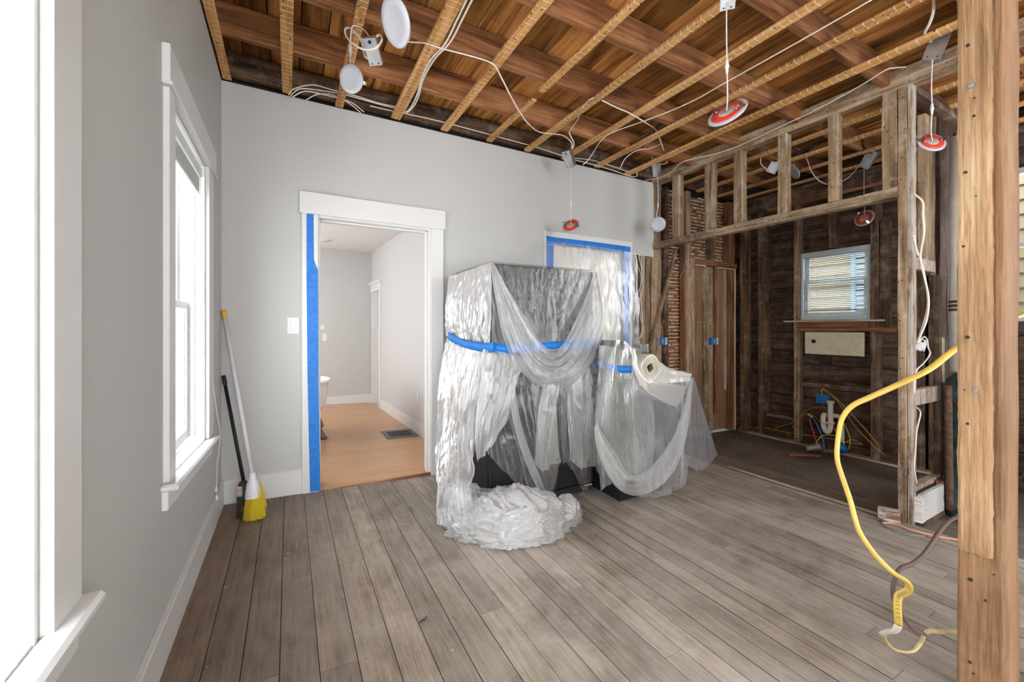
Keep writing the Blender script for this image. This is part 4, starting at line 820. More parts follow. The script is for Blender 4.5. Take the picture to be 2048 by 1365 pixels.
def bunch(c, a, ang, mat, parent, seed, amp=1.0, nu=150, nv=90, name='floor_bunch', squash=1.0):
    """crumpled heap of film resting on the floor"""
    th = np.linspace(0, 2*np.pi, nu, endpoint=False)[:, None]+np.zeros((1, nv)); ph = np.zeros((nu, 1))+np.linspace(.02, np.pi*.62, nv)[None, :]
    n = np.stack([np.cos(th)*np.sin(ph), np.sin(th)*np.sin(ph), np.cos(ph)], -1)
    q = n*np.array(a)*9+seed
    qa = q+.9*np.stack([pn(q[..., 0]*.7, q[..., 1]*.7, q[..., 2]*.7+i*9) for i in range(3)], -1)
    q = qa; r = 1+amp*(.20*pn(q[..., 0]*.5, q[..., 1]*.5, q[..., 2]*.5)+.09*ridge(q[..., 0]*1.1, q[..., 1]*.5, q[..., 2]*.8)+.06*ridge(q[..., 0]*2.6, q[..., 1]*1.2, q[..., 2]*1.5)+.05*pn(q[..., 0]*3, q[..., 1]*3, q[..., 2]*3)+.03*ridge(q[..., 0]*6, q[..., 1]*3, q[..., 2]*4)+.018*ridge(q[..., 0]*13, q[..., 1]*6, q[..., 2]*8)-.03)
    P = n*np.array(a)*r[..., None]; ca, sa = math.cos(ang), math.sin(ang)
    X = P[..., 0]*ca-P[..., 1]*sa+c[0]; Y = P[..., 0]*sa+P[..., 1]*ca+c[1]; Z = P[..., 2]+c[2]
    Z = np.maximum(Z, -.01-.0345*(X+.4)+.003+.006*(pn(X*40, Y*40)+.5)); l = parent.location
    vs = np.stack([X-l.x, Y-l.y, Z-l.z], -1).reshape(-1, 3)
    fs = [(i*nv+j, ((i+1) % nu)*nv+j, ((i+1) % nu)*nv+j+1, i*nv+j+1) for i in range(nu) for j in range(nv-1)]
    me = bpy.data.meshes.new(name); me.from_pydata(vs.tolist(), [], fs); me.polygons.foreach_set('use_smooth', [True]*len(fs)); me.update(); return link(name, me, mat, parent)
zf = fz(1.25)
for k, s in enumerate((1.0, .86, .70)): bunch((1.225, 2.235, zf+.02), (.335*s, .215*s, .225*s), -.28, FP, ps, 3.1+k*5, 1.15)
for k, s in enumerate((1.0, .8)): bunch((.985, 2.45, zf+.02), (.13*s, .17*s, .24*s), .5, FP, ps, 13.1+k*5, 1.0, 90, 60)
for k, s in enumerate((1.0, .8)): bunch((1.60, 2.20, zf+.01), (.115*s, .09*s, .15*s), .2, FT, ps, 23.1+k*5, 1.2, 80, 50)
for (u, v, a, b) in ((955, 1052, .10, .03), (1005, 1078, .05, .035), (1028, 1092, .035, .07), (1085, 1078, .06, .03), (1130, 1062, .05, .03)):
    p = onF(u, v); bunch((p.x, p.y+.03, p.z+.005), (a, b, .045), rnd.uniform(-.5, .5), FP, ps, u*.1, 1.3, 50, 30)
# blue tape belts
def belt(name, pts, h, mat, parent):
    S = spline(pts, 8); b = MB(); vs = []
    for i, p in enumerate(S):
        k = .001*math.sin(i*1.7); vs += [(p.x, p.y, p.z-h/2+k*2), (p.x, p.y, p.z+h/2+k)]
    b.add(vs, [(2*i, 2*i+2, 2*i+3, 2*i+1) for i in range(len(S)-1)], True)
    if parent is not None: rel(b, parent)
    o = b.build(name, mat, parent, fix=False); m_ = o.modifiers.new('t', 'SOLIDIFY'); m_.thickness = .0008; return o
tb = belt('tape_band', [Lf(896, 672, .055), Lf(915, 683, .055), Lf(936, 690, .06), Lf(965, 695, .055), Lf(984, 695, .05), Ff(992, 696, .055), Ff(1012, 699, .055), Ff(1040, 697, .05), Ff(1110, 692, .045), Ff(1175, 688, .05), Ff(1189, 688, .045), Vector((2.135, 2.6, 1.06)), Vector((2.12, 3.2, 1.06))], .062, M['tape'], None)
tag(tb, 'long blue masking tape band girdling the plastic on the tall refrigerator', 'tape')
# sheets over the range
pr = empty('plastic_sheet', (2.45, 2.4, fz(2.4))); tag(pr, 'smooth milky plastic sheet hanging over the low kitchen range', 'plastic sheet')
loft('guard_wrap', [[Gf(1198, 684, -.30), Gf(1192, 760, -.25), Gf(1188, 850, -.22), Gf(1196, 940, -.2)], [Gf(1222, 680, .0), Gf(1214, 735, .02), Gf(1206, 850, .04), Gf(1212, 950, .05)], [Gf(1250, 684, .015), Gf(1243, 735, .02), Gf(1250, 850, .05), Gf(1256, 960, .04)], [Gf(1262, 697, .01), Gf(1264, 738, .02), Gf(1285, 850, .04), Gf(1292, 965, .03)]],
     80, 90, FG, pr, pleat=(.003, .030, 4), crum=(.005, 7), seed=31)
loft('guard_wrap', [[Gf(1198, 690, -.1), Gf(1196, 760, -.1), Gf(1190, 860, -.05), Gf(1200, 980, -.02)], [Gf(1245, 700, .01), Gf(1240, 760, .012), Gf(1240, 860, .012), Gf(1240, 960, .02)], [Gf(1262, 720, .01), Gf(1300, 780, .012), Gf(1310, 860, .012), Gf(1300, 960, .02)]], 50, 60, FS, pr, pleat=(.002, .018, 4), crum=(.006, 7), seed=37)
loft('side_drape', [[Gf(1262, 712, .03), Gf(1262, 790, .05), Gf(1264, 880, .07), Gf(1270, 960, .07), Gf(1276, 1002, .05)], [Gf(1300, 775, .04), Gf(1300, 850, .05), Gf(1302, 930, .06), Gf(1304, 1002, .05)], [Gf(1345, 765, .03), Gf(1342, 850, .05), Gf(1338, 930, .06), Gf(1338, 992, .05)], [Gf(1383, 752, .02), Gf(1379, 850, .04), Gf(1375, 920, .05), Gf(1366, 975, .04)]],
     90, 100, FS, pr, pleat=(.003, .022, 4), crum=(.006, 6), seed=33, rag=.05)
w0 = [Gf(1200, 880, .06), Gf(1218, 930, .09), Gf(1245, 968, .11), Gf(1285, 968, .12), Gf(1325, 935, .11), Gf(1355, 880, .09), Gf(1374, 800, .05), Gf(1382, 757, .03)]
w1_ = [Gf(1190, 870, .05), Gf(1206, 930, .10), Gf(1236, 980, .13), Gf(1285, 990, .13), Gf(1338, 955, .12), Gf(1366, 890, .10), Gf(1380, 810, .06), Gf(1384, 757, .03)]
wm_ = [Gf(1194, 850, .06), Gf(1230, 905, .11), Gf(1256, 946, .13), Gf(1284, 944, .13), Gf(1315, 915, .12), Gf(1345, 868, .10), Gf(1368, 800, .06), Gf(1381, 757, .03)]
loft('drape_swag', [wm_, w0, w1_], 36, 120, FT, pr, pleat=(.014, .010, 3), crum=(.008, 7), seed=35)
loft('drape_swag', [[Gf(1193, 846, .05), Gf(1206, 885, .09), Gf(1228, 925, .11), Gf(1252, 952, .11)], [Gf(1186, 858, .05), Gf(1196, 905, .08), Gf(1214, 950, .09), Gf(1246, 985, .09)]], 16, 50, FT, pr, pleat=(.01, .02, 3), seed=39)
loft('front_flap', [[onY(1381, 753, 2.23), onY(1378, 850, 2.21), onY(1375, 938, 2.19)], [onY(1386, 757, 2.30), onY(1390, 850, 2.30), onY(1391, 946, 2.30)], [onY(1392, 772, 2.5), onY(1407, 850, 2.42), onY(1412, 938, 2.38)], [onY(1396, 790, 2.75), onY(1418, 860, 2.6), onY(1433, 912, 2.5)]],
     50, 80, FS, pr, pleat=(.002, .015, 3), crum=(.004, 7), seed=41, rag=.04)
loft('top_sheet', [[Vector((2.27, 2.205, .765)), Vector((2.27, 2.212, .80)), Vector((2.27, 2.24, .85)), Vector((2.27, 2.6, .86)), Vector((2.27, 2.96, .86))], [Vector((2.48, 2.205, .765)), Vector((2.48, 2.212, .80)), Vector((2.48, 2.235, .93)), Vector((2.48, 2.6, .90)), Vector((2.48, 2.96, .86))], [Vector((2.66, 2.205, .765)), Vector((2.66, 2.212, .80)), Vector((2.66, 2.235, .865)), Vector((2.66, 2.6, .87)), Vector((2.66, 2.96, .86))], [Vector((2.85, 2.205, .765)), Vector((2.85, 2.212, .80)), Vector((2.85, 2.225, .825)), Vector((2.86, 2.6, .83)), Vector((2.85, 2.96, .83))]], 50, 60, FR, pr, pleat=(.002, .002, 3), crum=(.008, 7), seed=43, flat=True)
tag(belt('tape_band', [Gf(1190, 724, -.27), Gf(1206, 731, -.1), Gf(1222, 737, .03), Gf(1243, 739, .035), Gf(1262, 739, .03), Gf(1268, 738, -.1)], .052, M['tape'], None), 'short blue masking tape band around plastic beside the film roll', 'tape')
# roll of film lying on the range
ro = empty('film_roll', (2.353, 2.55, .90)); tag(ro, 'thick roll of creamy plastic film lying on top of the range', 'film roll')
Mr = Matrix.Translation((0, -.39, 0)) @ Matrix.Rotation(-R90, 4, 'X')
def rolled(th): return .096*(1+.05*math.cos(4*th+.6))
b = MB(); nn = 48
for k, (y, s) in enumerate(((-.39, .93), (-.395, .97), (-.385, 1.0), (.38, 1.0))): b.v += [(rolled(2*math.pi*i/nn)*s*math.cos(2*math.pi*i/nn), y, rolled(2*math.pi*i/nn)*s*math.sin(2*math.pi*i/nn)) for i in range(nn)]
b.f += [(k*nn+i, k*nn+(i+1) % nn, (k+1)*nn+(i+1) % nn, (k+1)*nn+i) for k in range(3) for i in range(nn)]; b.sm += [True]*(3*nn)
b.build('outer_layer', FR, ro)
def ringpts(r, sq, y): return [(r*(1+sq*math.cos(4*2*math.pi*i/32+1.2))*math.cos(2*math.pi*i/32), y, r*(1+sq*math.cos(4*2*math.pi*i/32+1.2))*math.sin(2*math.pi*i/32)) for i in range(33)]
cr = plain('roll end cream', srgb(222, 216, 196), .5); ck = plain('roll end dark line', srgb(100, 98, 88), .6)
bb_ = MB(); prev = ringpts(.094, .05, -.382)
for k, (r, sq) in enumerate(((.080, .05), (.068, .05), (.055, .06), (.044, .08), (.030, .12))):
    ring = ringpts(r, sq, -.382+.002*(k % 2)); bb_.add(prev+ring, [(i, i+1, 33+i+1, 33+i) for i in range(32)], True); prev = ring
bb_.build('rolled_end', cr, ro)
for r, sq in ((.076, .05), (.062, .05), (.050, .07), (.036, .1)): MB().tube(ringpts(r, sq, -.386), .0016, n=5, sub=1).build('layer_edge', ck, ro)
core = MB().tube([(0, -.37, 0), (0, .36, 0)], .022, n=20, sub=1, caps=False); core.build('core', plain('cardboard core', srgb(150, 125, 90), .8), ro)
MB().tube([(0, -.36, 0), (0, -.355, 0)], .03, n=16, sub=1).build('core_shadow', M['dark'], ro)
lo = loft('loose_end', [[Gf(1263, 700, .03), Gf(1266, 735, .06), Gf(1284, 775, .075), Gf(1310, 795, .08), Gf(1352, 816, .06)], [Gf(1270, 702, .045), Gf(1276, 738, .07), Gf(1296, 765, .085), Gf(1322, 785, .08), Gf(1362, 800, .06)], [Gf(1287, 762, .05), Gf(1296, 764, .06), Gf(1312, 766, .07), Gf(1340, 768, .06), Gf(1372, 772, .05)]], 40, 60, FR, ro, pleat=(.001, .004, 2), crum=(.002, 5), seed=51)
lo2 = loft('loose_end', [[onY(1256, 694, 2.6), onY(1262, 703, 2.3), onY(1263, 712, 2.22)], [onY(1278, 697, 2.5), onY(1284, 704, 2.3), onY(1270, 722, 2.2)]], 12, 20, FR, ro, pleat=(.0, .002, 3), seed=52)
# plastic over the second doorway and its tape frame
def tape_poly(name, pts, y, label, mat=M['tape']):
    o = MB().poly([onY(u, v, y) for u, v in pts], (0, .0012, 0)).build(name, mat, None); tag(o, label, 'tape'); return o
yt = YB-.0235
tape_poly('masking_tape', [(613, 400), (627, 401), (628, 520), (636, 541), (637, 760), (641, 982), (620, 985), (615, 760), (613, 560)], yt, 'long blue masking tape strip down left casing of the open doorway')
yt = YB-.0285
tape_poly('masking_tape', [(1093, 471), (1103, 474), (1180, 483), (1261, 494), (1261, 506), (1240, 506), (1180, 497), (1108, 488), (1093, 489)], yt, 'blue masking tape strip across head of the plastic covered doorway')
tape_poly('masking_tape', [(1093, 489), (1107, 490), (1107, 720), (1095, 720)], yt, 'blue masking tape strip down left side of plastic covered doorway')
tape_poly('masking_tape', [(1246, 507), (1260, 508), (1259, 620), (1261, 760), (1249, 760), (1247, 620)], yt, 'blue masking tape strip down right side of plastic covered doorway')
pd = empty('plastic_sheet', (2.8, 3.34, 1.0)); tag(pd, 'clear plastic sheet taped over the closed doorway behind the refrigerator', 'plastic sheet')
DD = lambda u, v, y=3.352: onY(u, v, y)
loft('door_film', [[DD(1060, 482), DD(1061, 600), DD(1062, 900)], [DD(1110, 484), DD(1110, 600), DD(1110, 900)], [DD(1180, 492), DD(1178, 600), DD(1178, 880)], [DD(1230, 500), DD(1232, 600), DD(1234, 870)], [DD(1272, 506), DD(1276, 600), DD(1284, 860)]],
     110, 120, M['film_door'], pd, pleat=(.002, .010, 7), crum=(.006, 6), seed=61, ragR=.02)
for zc in (1.79, 1.37): MB().tube([Vector((2.07, 3.343, zc)), Vector((2.8, 3.340, zc-.005)), Vector((3.46, 3.343, zc+.002))], .0018, n=5).build('fold_line', FR, pd) if False else None
# ---- brooms ----
bm = empty('broom', (-.203, 3.07, fz(-.2))); tag(bm, 'broom with white handle, yellow cap and yellow bristles leaning in corner', 'broom')
hb, ht = Vector((-.205, 3.085, .25)), onY(447, 622, 3.375)
hd = (ht-hb)
rel(MB().tube([hb, hb.lerp(ht, .97)], .0125, n=14, sub=1), bm).build('handle', M['white_pl'], bm)
rel(MB().tube([hb.lerp(ht, .955), hb.lerp(ht, .96), ht], [.013, .0155, .0145], n=14, sub=3), bm).build('hang_cap', M['yellow'], bm)
cp = MB(); cs = [(0.27, .016, .016), (.24, .019, .019), (.205, .034, .024), (.15, .042, .026), (.115, .044, .027)]
for z, a, c_ in cs: cp.v += [(-.204+a*math.cos(2*math.pi*i/20)+(.25-z)*.02, 3.082-(.25-z)*.09+c_*math.sin(2*math.pi*i/20), z) for i in range(20)]
cp.f += [(k*20+i, k*20+(i+1) % 20, (k+1)*20+(i+1) % 20, (k+1)*20+i) for k in range(len(cs)-1) for i in range(20)]+[tuple(range(20))]; cp.sm += [True]*(len(cp.f))
rel(cp, bm).build('head', M['white_pl'], bm)
def bristles(root, cx, cy, z0, z1, a0, a1, n, mat, lean=(0, 0), fly=12, spread=1.0):
    b = MB()
    for i in range(n):
        r = math.sqrt(rnd.random()); th = rnd.uniform(0, 2*math.pi); x0, y0 = cx+r*a0*math.cos(th), cy+r*.022*math.sin(th)
        x1, y1 = cx+lean[0]+r*a1*math.cos(th)*spread, cy+lean[1]+r*.045*math.sin(th); zz = z0+rnd.uniform(0, .012)
        if i < fly: x1 += rnd.uniform(-.09, .09); y1 += rnd.uniform(-.06, .03); zz += rnd.uniform(.01, .09)
        m_ = ((x0+x1)/2+(x1-x0)*.1, (y0+y1)/2, (z1+zz)/2); b.tube([(x0, y0, z1), m_, (x1, y1, zz)], .0011, n=3, sub=2, caps=False)
    o = rel(b, root).build('bristles', mat, root, fix=False); o['kind'] = 'stuff'; return o
bristles(bm, -.198, 3.072, fz(-.2)+.003, .125, .042, .062, 650, M['bristle'], lean=(.006, -.02))
bristles(bm, -.175, 3.085, fz(-.2)+.05, .20, .012, .03, 60, M['bristle'], lean=(.02, -.01), fly=8)
bk2 = empty('broom', (-.255, 3.13, fz(-.25))); tag(bk2, 'black handled broom leaning in corner behind the yellow one', 'broom')
hb2, ht2 = Vector((-.256, 3.15, .195)), onY(447, 752, 3.375)
rel(MB().tube([hb2, hb2.lerp(ht2, .93)], .0105, n=14, sub=1), bk2).build('handle', M['black'], bk2)
rel(MB().tube([hb2.lerp(ht2, .90), hb2.lerp(ht2, .94), ht2], [.011, .0135, .012], n=14, sub=3), bk2).build('grip', M['blackmat'], bk2)
cp = MB(); cs = [(.21, .012), (.195, .026), (.14, .034), (.09, .036), (.085, .03)]
for z, a in cs: cp.v += [(-.258+a*math.cos(2*math.pi*i/20), 3.146-(.2-z)*.1+.018*math.sin(2*math.pi*i/20)*(1 if a > .02 else .7), z) for i in range(20)]
cp.f += [(k*20+i, k*20+(i+1) % 20, (k+1)*20+(i+1) % 20, (k+1)*20+i) for k in range(len(cs)-1) for i in range(20)]+[tuple(range(20))]; cp.sm += [True]*len(cp.f)
hd_ = rel(cp, bk2).build('head', M['blackmat'], bk2)
rel(MB().box(-.289, -.262, 3.114, 3.118, .12, .185, .001), bk2).build('sticker', plain('peeling label', srgb(185, 160, 145), .7, var=.4, bscale=60), hd_, fix=False)
bristles(bk2, -.258, 3.135, fz(-.25)+.003, .09, .034, .036, 260, M['bristle_k'], lean=(.0, -.015), fly=4)
# ---- switch on the grey wall, plates and outlet in the next room ----
def plate(name, x0, x1, z0, z1, y, rocker, label, cat, ax='y'):
    e = empty(name, ((x0+x1)/2, y, (z0+z1)/2)); tag(e, label, cat)
    rel(MB().box(x0, x1, y-.006, y, z0, z1, .003), e).build('cover_plate', M['white_pl'], e, fix=False)
    for (a, b_, c_, d_) in rocker: rel(MB().box(a, b_, y-.0095, y-.006, c_, d_, .0015), e).build('rocker', M['white_pl'], e, fix=False)
    return e
plate('light_switch', -.012, .066, 1.152, 1.272, YB, [(.010, .044, 1.18, 1.244)], 'large white light switch on grey wall left of the open doorway', 'switch')
plate('light_switch', .465, .53, .985, 1.10, 7.14, [(.483, .512, 1.015, 1.07)], 'small white light switch on the far wall of the next room', 'switch')
plate('wall_thermostat', .44, .492, 1.165, 1.235, 7.14, [], 'small grey thermostat box above the far light switch', 'thermostat')
oe = empty('wall_outlet', (slant(4.76)-.003, 4.76, .37)); tag(oe, 'white electrical outlet low on right wall of the next room', 'outlet')
MB().box(-.004, .004, -.036, .036, -.058, .058, .002).build('cover_plate', M['white_pl'], oe, fix=False)
for q in (-.02, .02): MB().box(-.007, -.004, -.014, .014, q-.012, q+.012, .001).build('socket', M['white_pl'], oe, fix=False)
cl = empty('ceiling_light', (.457, 6.45, 2.455)); tag(cl, 'slim round ceiling light in the next room', 'light')
MB().lathe([(0, -.012), (.07, -.012), (.078, -.006), (.08, 0)], 32).build('rim', M['white_pl'], cl); MB().lathe([(0, -.014), (.06, -.014), (.06, -.011)], 32).build('lens', M['lens'], cl)
# ---- floor register ----
fv = empty('floor_register', (1.137, 4.83, fz(1.137)+.012)); tag(fv, 'grey metal floor register with ornate black grille in hardwood floor', 'register')
sl = -.0345
def tilted(mb): mb.v = [(x, y, z+sl*x) for x, y, z in mb.v]; return mb
tilted(MB().box(-.18, .178, -.19, .19, 0, .006, .002)).build('frame', M['grille'], fv, fix=False)
tilted(MB().box(-.125, .125, -.115, .115, .006, .0075, 0)).build('opening', M['dark'], fv, fix=False)
for i in range(7): tilted(MB().box(-.125, .125, -.113+i*.0365, -.107+i*.0365, .0075, .010, 0)).build('bar', M['grille'], fv, fix=False)
for i in range(9): tilted(MB().tube([(-.118+i*.0295, -.113, .009), (-.106+i*.0295, -.05, .009), (-.122+i*.0295, 0, .009), (-.106+i*.0295, .05, .009), (-.118+i*.0295, .113, .009)], .0022, n=4, sub=3)).build('scroll', M['grille'], fv)
# ---- clawfoot bath, only its end in view ----
tu = empty('bathtub', (-.33, 5.05, fz(-.3)+.012)); tag(tu, 'white clawfoot bathtub end showing past the door jamb', 'bathtub')
b = MB(); nn = 48; prof = [(.70, .33, .30), (.74, .36, .36), (.755, .375, .50), (.765, .385, .585), (.79, .41, .60), (.80, .42, .615), (.79, .41, .63), (.765, .385, .625), (.74, .36, .60), (.70, .33, .36), (.60, .26, .30)]
def sup(th, a, c_): return (a*math.copysign(abs(math.cos(th))**.62, math.cos(th)), c_*math.copysign(abs(math.sin(th))**.75, math.sin(th)))
prof = [(.52, .20, .255)]+prof
for a, c_, z in prof: b.v += [(*sup(2*math.pi*i/nn, a*.94, c_*.94), z) for i in range(nn)]
b.f += [(k*nn+i, k*nn+(i+1) % nn, (k+1)*nn+(i+1) % nn, (k+1)*nn+i) for k in range(len(prof)-1) for i in range(nn)]+[tuple(range(nn))[::-1], tuple(range((len(prof)-1)*nn, len(prof)*nn))]; b.sm += [True]*len(b.f)
b.build('tub', M['enamel'], tu)
for sx, sy in ((.60, -.30), (.60, .30), (-.60, -.30), (-.60, .30)):
    MB().tube([(sx*.86, sy*.75, .28), (sx*1.0, sy*.85, .20), (sx*1.02, sy*.9, .11), (sx*1.06, sy*1.0, .05), (sx*1.14, sy*1.04, .02)], [.05, .04, .028, .034, .02], n=10).build('claw_foot', M['brass'], tu)
MB().tube([(.45, 0, .25), (.45, 0, .0)], .02, n=12, sub=1).build('drain_pipe', M['brass'], tu)
# ---- slim lights on their leads, and their driver boxes ----
Rt, Fw, Up = Vector((CS, -SN, 0)), Vector((SN, CS, 0)), Vector((0, 0, 1))
def camdir(x, y, z): return (Rt*x+Up*y-Fw*z).normalized()      # z: towards where the photographer stood
def frame_to(nv, up):
    nv = nv.normalized(); x = up.cross(nv)
    if x.length < .05: x = Vector((1, 0, 0)).cross(nv)
    x.normalize(); y = nv.cross(x); return Matrix((x, y, nv)).transposed().to_4x4()
def downlight(u, v, w, face, label, r=.085, clip_ang=.5, grp='slim lights hanging on their leads'):
    """face: direction the lens looks"""
    c = onW(u, v, w); e = empty('downlight', c); tag(e, label, 'light', grp)
    zc = (Vector((0, 0, EYE))-c).normalized(); xc = Up.cross(zc).normalized(); yc_ = zc.cross(xc)      # seen from where the photographer stood
    face = xc*face[0]+yc_*face[1]+zc*face[2]; A = frame_to(face, Up)
    MB().lathe([(r*.63, .0035), (r*.66, .0045), (r*.96, .002), (r, -.002), (r*.985, -.007), (r*.8, -.009), (r*.62, -.009)], 48, A).build('trim_ring', M['ring'], e)
    MB().lathe([(0, .0020), (r*.62, .0020), (r*.64, 0)], 48, A).build('lens', M['lens'], e)
    rp = MB().lathe([(r*.40, -.0125), (r*.80, -.0125), (r*.82, -.008)], 40, A).build('red_back_plate', M['red'], e)
    MB().lathe([(0, -.0145), (r*.42, -.0145), (r*.44, -.011)], 32, A).build('foil_label', M['foil'], rp)
    for s in (1, -1):
        a = clip_ang+(0 if s > 0 else math.pi); d = Vector((math.cos(a), math.sin(a), 0)); n_ = Vector((-math.sin(a), math.cos(a), 0)); z_ = Vector((0, 0, -1))
        pts = [d*r*.72+z_*.012, d*r*.72+z_*.034, d*r*.80+z_*.040, d*r*1.12+z_*.022]
        b = MB()
        for p, q in zip(pts, pts[1:]):
            vs = [A @ (p+n_*.0085), A @ (p-n_*.0085), A @ (q-n_*.0085), A @ (q+n_*.0085)]; o_ = (A @ Vector((0, 0, -.0012))); vs += [x_+o_ for x_ in vs]
            b.add(vs, [(0, 1, 2, 3), (7, 6, 5, 4), (0, 4, 5, 1), (2, 6, 7, 3), (1, 5, 6, 2), (0, 3, 7, 4)])
        b.tube([A @ (d*r*.6+n_*.01*k-n_*.005+z_*(.016)) for k in range(2)], .005, n=8, sub=1)
        b.build('spring_clip', M['clip'], e)
    return e, c, A
def lead(e, pts, r=.0028, connector=None, mat=None):
    l = e.location; b = MB().tube([Vector(p)-l for p in pts], r, n=8); o = b.build('lead', mat or M['white_pl'], e)
    if connector:
        p = Vector(connector)-l; MB().lathe([(.003, .035), (.006, .028), (.0075, .008), (.009, .004), (.009, -.004), (.0065, -.01), (.005, -.03), (.003, -.034)], 12, Matrix.Translation(p)).build('connector', M['white_pl'], e)
    return o
def driver_box(u, v, w, axis, face, label, size=(.062, .036, .118), grp='driver boxes of the hanging lights'):
    """galvanised box: axis = its long direction, face = the way its broad side looks"""
    c = onW(u, v, w); e = empty('junction_box', c); tag(e, label, 'junction box', grp)
    zc = (Vector((0, 0, EYE))-c).normalized(); xc = Up.cross(zc).normalized(); yc_ = zc.cross(xc)
    axis, face = [xc*q[0]+yc_*q[1]+zc*q[2] for q in (axis, face)]; a, d, L = [s/2 for s in size]
    zz = axis.normalized(); yy = (face-zz*face.dot(zz)).normalized(); xx = yy.cross(zz); A = Matrix((xx, yy, zz)).transposed().to_4x4()
    def tr(mb): mb.v = [tuple(A @ Vector(p)) for p in mb.v]; return mb
    tr(MB().box(-a, a, -d, d, -L, L, .0012)).build('case', M['steel'], e, fix=False)
    cv = tr(MB().box(-a-.0008, a+.0008, d, d+.0012, -L+.002, L-.002, .0003)).build('cover', M['steel'], e, fix=False)
    for kx, kz in ((-.5, -.82), (.5, -.82)): tr(MB().lathe([(0, 0), (.0035, 0), (.0035, .0012), (0, .0012)], 10, Matrix.Translation((a*kx, d+.0012, L*kz)) @ Matrix.Rotation(-R90, 4, 'X'))).build('screw_hole', M['dark'], cv)
    tr(MB().lathe([(0, 0), (.008, 0), (.008, .0012), (0, .0012)], 14, Matrix.Translation((0, d+.0012, L*.72)) @ Matrix.Rotation(-R90, 4, 'X'))).build('knockout', M['dark'], cv)
    tr(MB().box(-a*.8, a*.8, -d-.0006, -d, -L*.2, L*.75, .0001)).build('rating_label', plain('driver label', srgb(150, 148, 145), .5, var=.2, bscale=90) if 'driver label' not in bpy.data.materials else bpy.data.materials['driver label'], e, fix=False)
    return e, c
e, c, A = downlight(790, 45, 1.48, (-0.78, -0.16, 0.6), 'white slim light disc facing the windows, largest one at the top', r=.079, clip_ang=1.3)
lead(e, [c-A.to_3x3() @ Vector((0, 0, .01)), c+Vector((.02, .03, .12)), c+Vector((.0, .1, .35)), c+Vector((.02, .16, .62))])
e, c, A = downlight(702, 158, 2.12, (-0.55, 0.1, 0.83), 'smaller white slim light disc hanging below the left driver box', r=.068, clip_ang=2.8)
lead(e, [c-A.to_3x3() @ Vector((0, 0, .01)), c+Vector((.0, .03, .06)), onW(701, 100, 2.2), onW(702, 65, 2.2), onW(706, 52, 2.2), onW(722, 55, 2.18), onW(735, 68, 2.1), onW(739, 78, 2.03)], connector=onW(701, 100, 2.2))
e, c = driver_box(746, 102, 2.0, (-.30, .90, .25), (-.22, -.05, 1), 'galvanised box dangling between the two white discs at top left')
e, c, A = downlight(1455, 227, 1.88, (0.3, -0.84, -0.46), 'hanging light disc showing its red back, largest of the red ones', clip_ang=.35)
top = onW(1453, 5, 1.88); lead(e, [c-A.to_3x3() @ Vector((0, 0, .012)), c+Vector((0, 0, .07)), onW(1454, 132, 1.88), onW(1453, 60, 1.88), top], connector=onW(1454, 133, 1.88))
e, c = driver_box(1457, -12, 1.88, (.1, 1, .1), (0, -.2, 1), 'driver box cut off by top edge above the largest red backed disc')
e, c, A = downlight(1142, 453, 3.75, (0.26, -0.72, -0.64), 'red backed light disc hanging before the grey wall above plastic doorway', clip_ang=.4)
lead(e, [c-A.to_3x3() @ Vector((0, 0, .012)), c+Vector((0, 0, .08)), onW(1142, 407, 3.75), onW(1142, 370, 3.75), onW(1143, 336, 3.75)], connector=onW(1142, 408, 3.75))
e, c = driver_box(1138, 317, 3.75, (-.28, .92, .2), (-.55, -.05, .85), 'galvanised driver box hanging in front of the grey wall top', size=(.085, .05, .15))
e, c, A = downlight(1316, 449, 4.30, (-0.05, -0.02, 1), 'white slim light disc hanging where the grey wall ends', r=.078)
lead(e, [c-A.to_3x3() @ Vector((0, 0, .012)), c+Vector((0, 0.02, .09)), onW(1316, 410, 4.3), onW(1316, 380, 4.3), onW(1315, 352, 4.3)], connector=onW(1316, 411, 4.3))
e, c = driver_box(1313, 338, 4.3, (-.12, .98, .1), (.75, -.05, .6), 'small galvanised box at corner where grey wall meets the studs', size=(.075, .05, .15))
e, c, A = downlight(1862, 286, 2.45, (-0.52, -0.64, -0.56), 'red backed light disc hanging between the post and kitchen studs', r=.072, clip_ang=.0)
lead(e, [c-A.to_3x3() @ Vector((0, 0, .012)), c+Vector((0, 0, .07)), onW(1864, 217, 2.45), onW(1863, 170, 2.45), onW(1865, 112, 2.45)], connector=onW(1864, 218, 2.45))
e, c = driver_box(1872, 96, 2.45, (.30, .82, -.45), (.1, .40, .85), 'largest galvanised driver box, hanging at top beside the near post', size=(.085, .05, .15))
e, c, A = downlight(1587, 344, 4.3, (-0.8, -0.42, 0.42), 'white light disc half hidden behind a stud above kitchen header')
lead(e, [c-A.to_3x3() @ Vector((0, 0, .012)), c+Vector((0, 0, .1)), onW(1582, 318, 4.3), onW(1581, 298, 4.3)], connector=onW(1582, 315, 4.3))
e, c = driver_box(1550, 330, 4.25, (.45, .85, .2), (-.2, -.1, 1), 'pale driver box behind left kitchen header studs', size=(.085, .045, .16))
e, c, A = downlight(1729, 437, 4.05, (0.42, -0.46, -0.78), 'red backed light disc hanging low inside the kitchen', clip_ang=.9)
lead(e, [c-A.to_3x3() @ Vector((0, 0, .012)), c+Vector((0, 0, .06)), onW(1728, 388, 4.05), onW(1728, 360, 4.05), onW(1728, 333, 4.05)])
e, c = driver_box(1739, 318, 4.05, (.42, .80, .30), (-.5, -.35, .75), 'dark driver box over the red backed disc inside the kitchen', size=(.09, .05, .17))
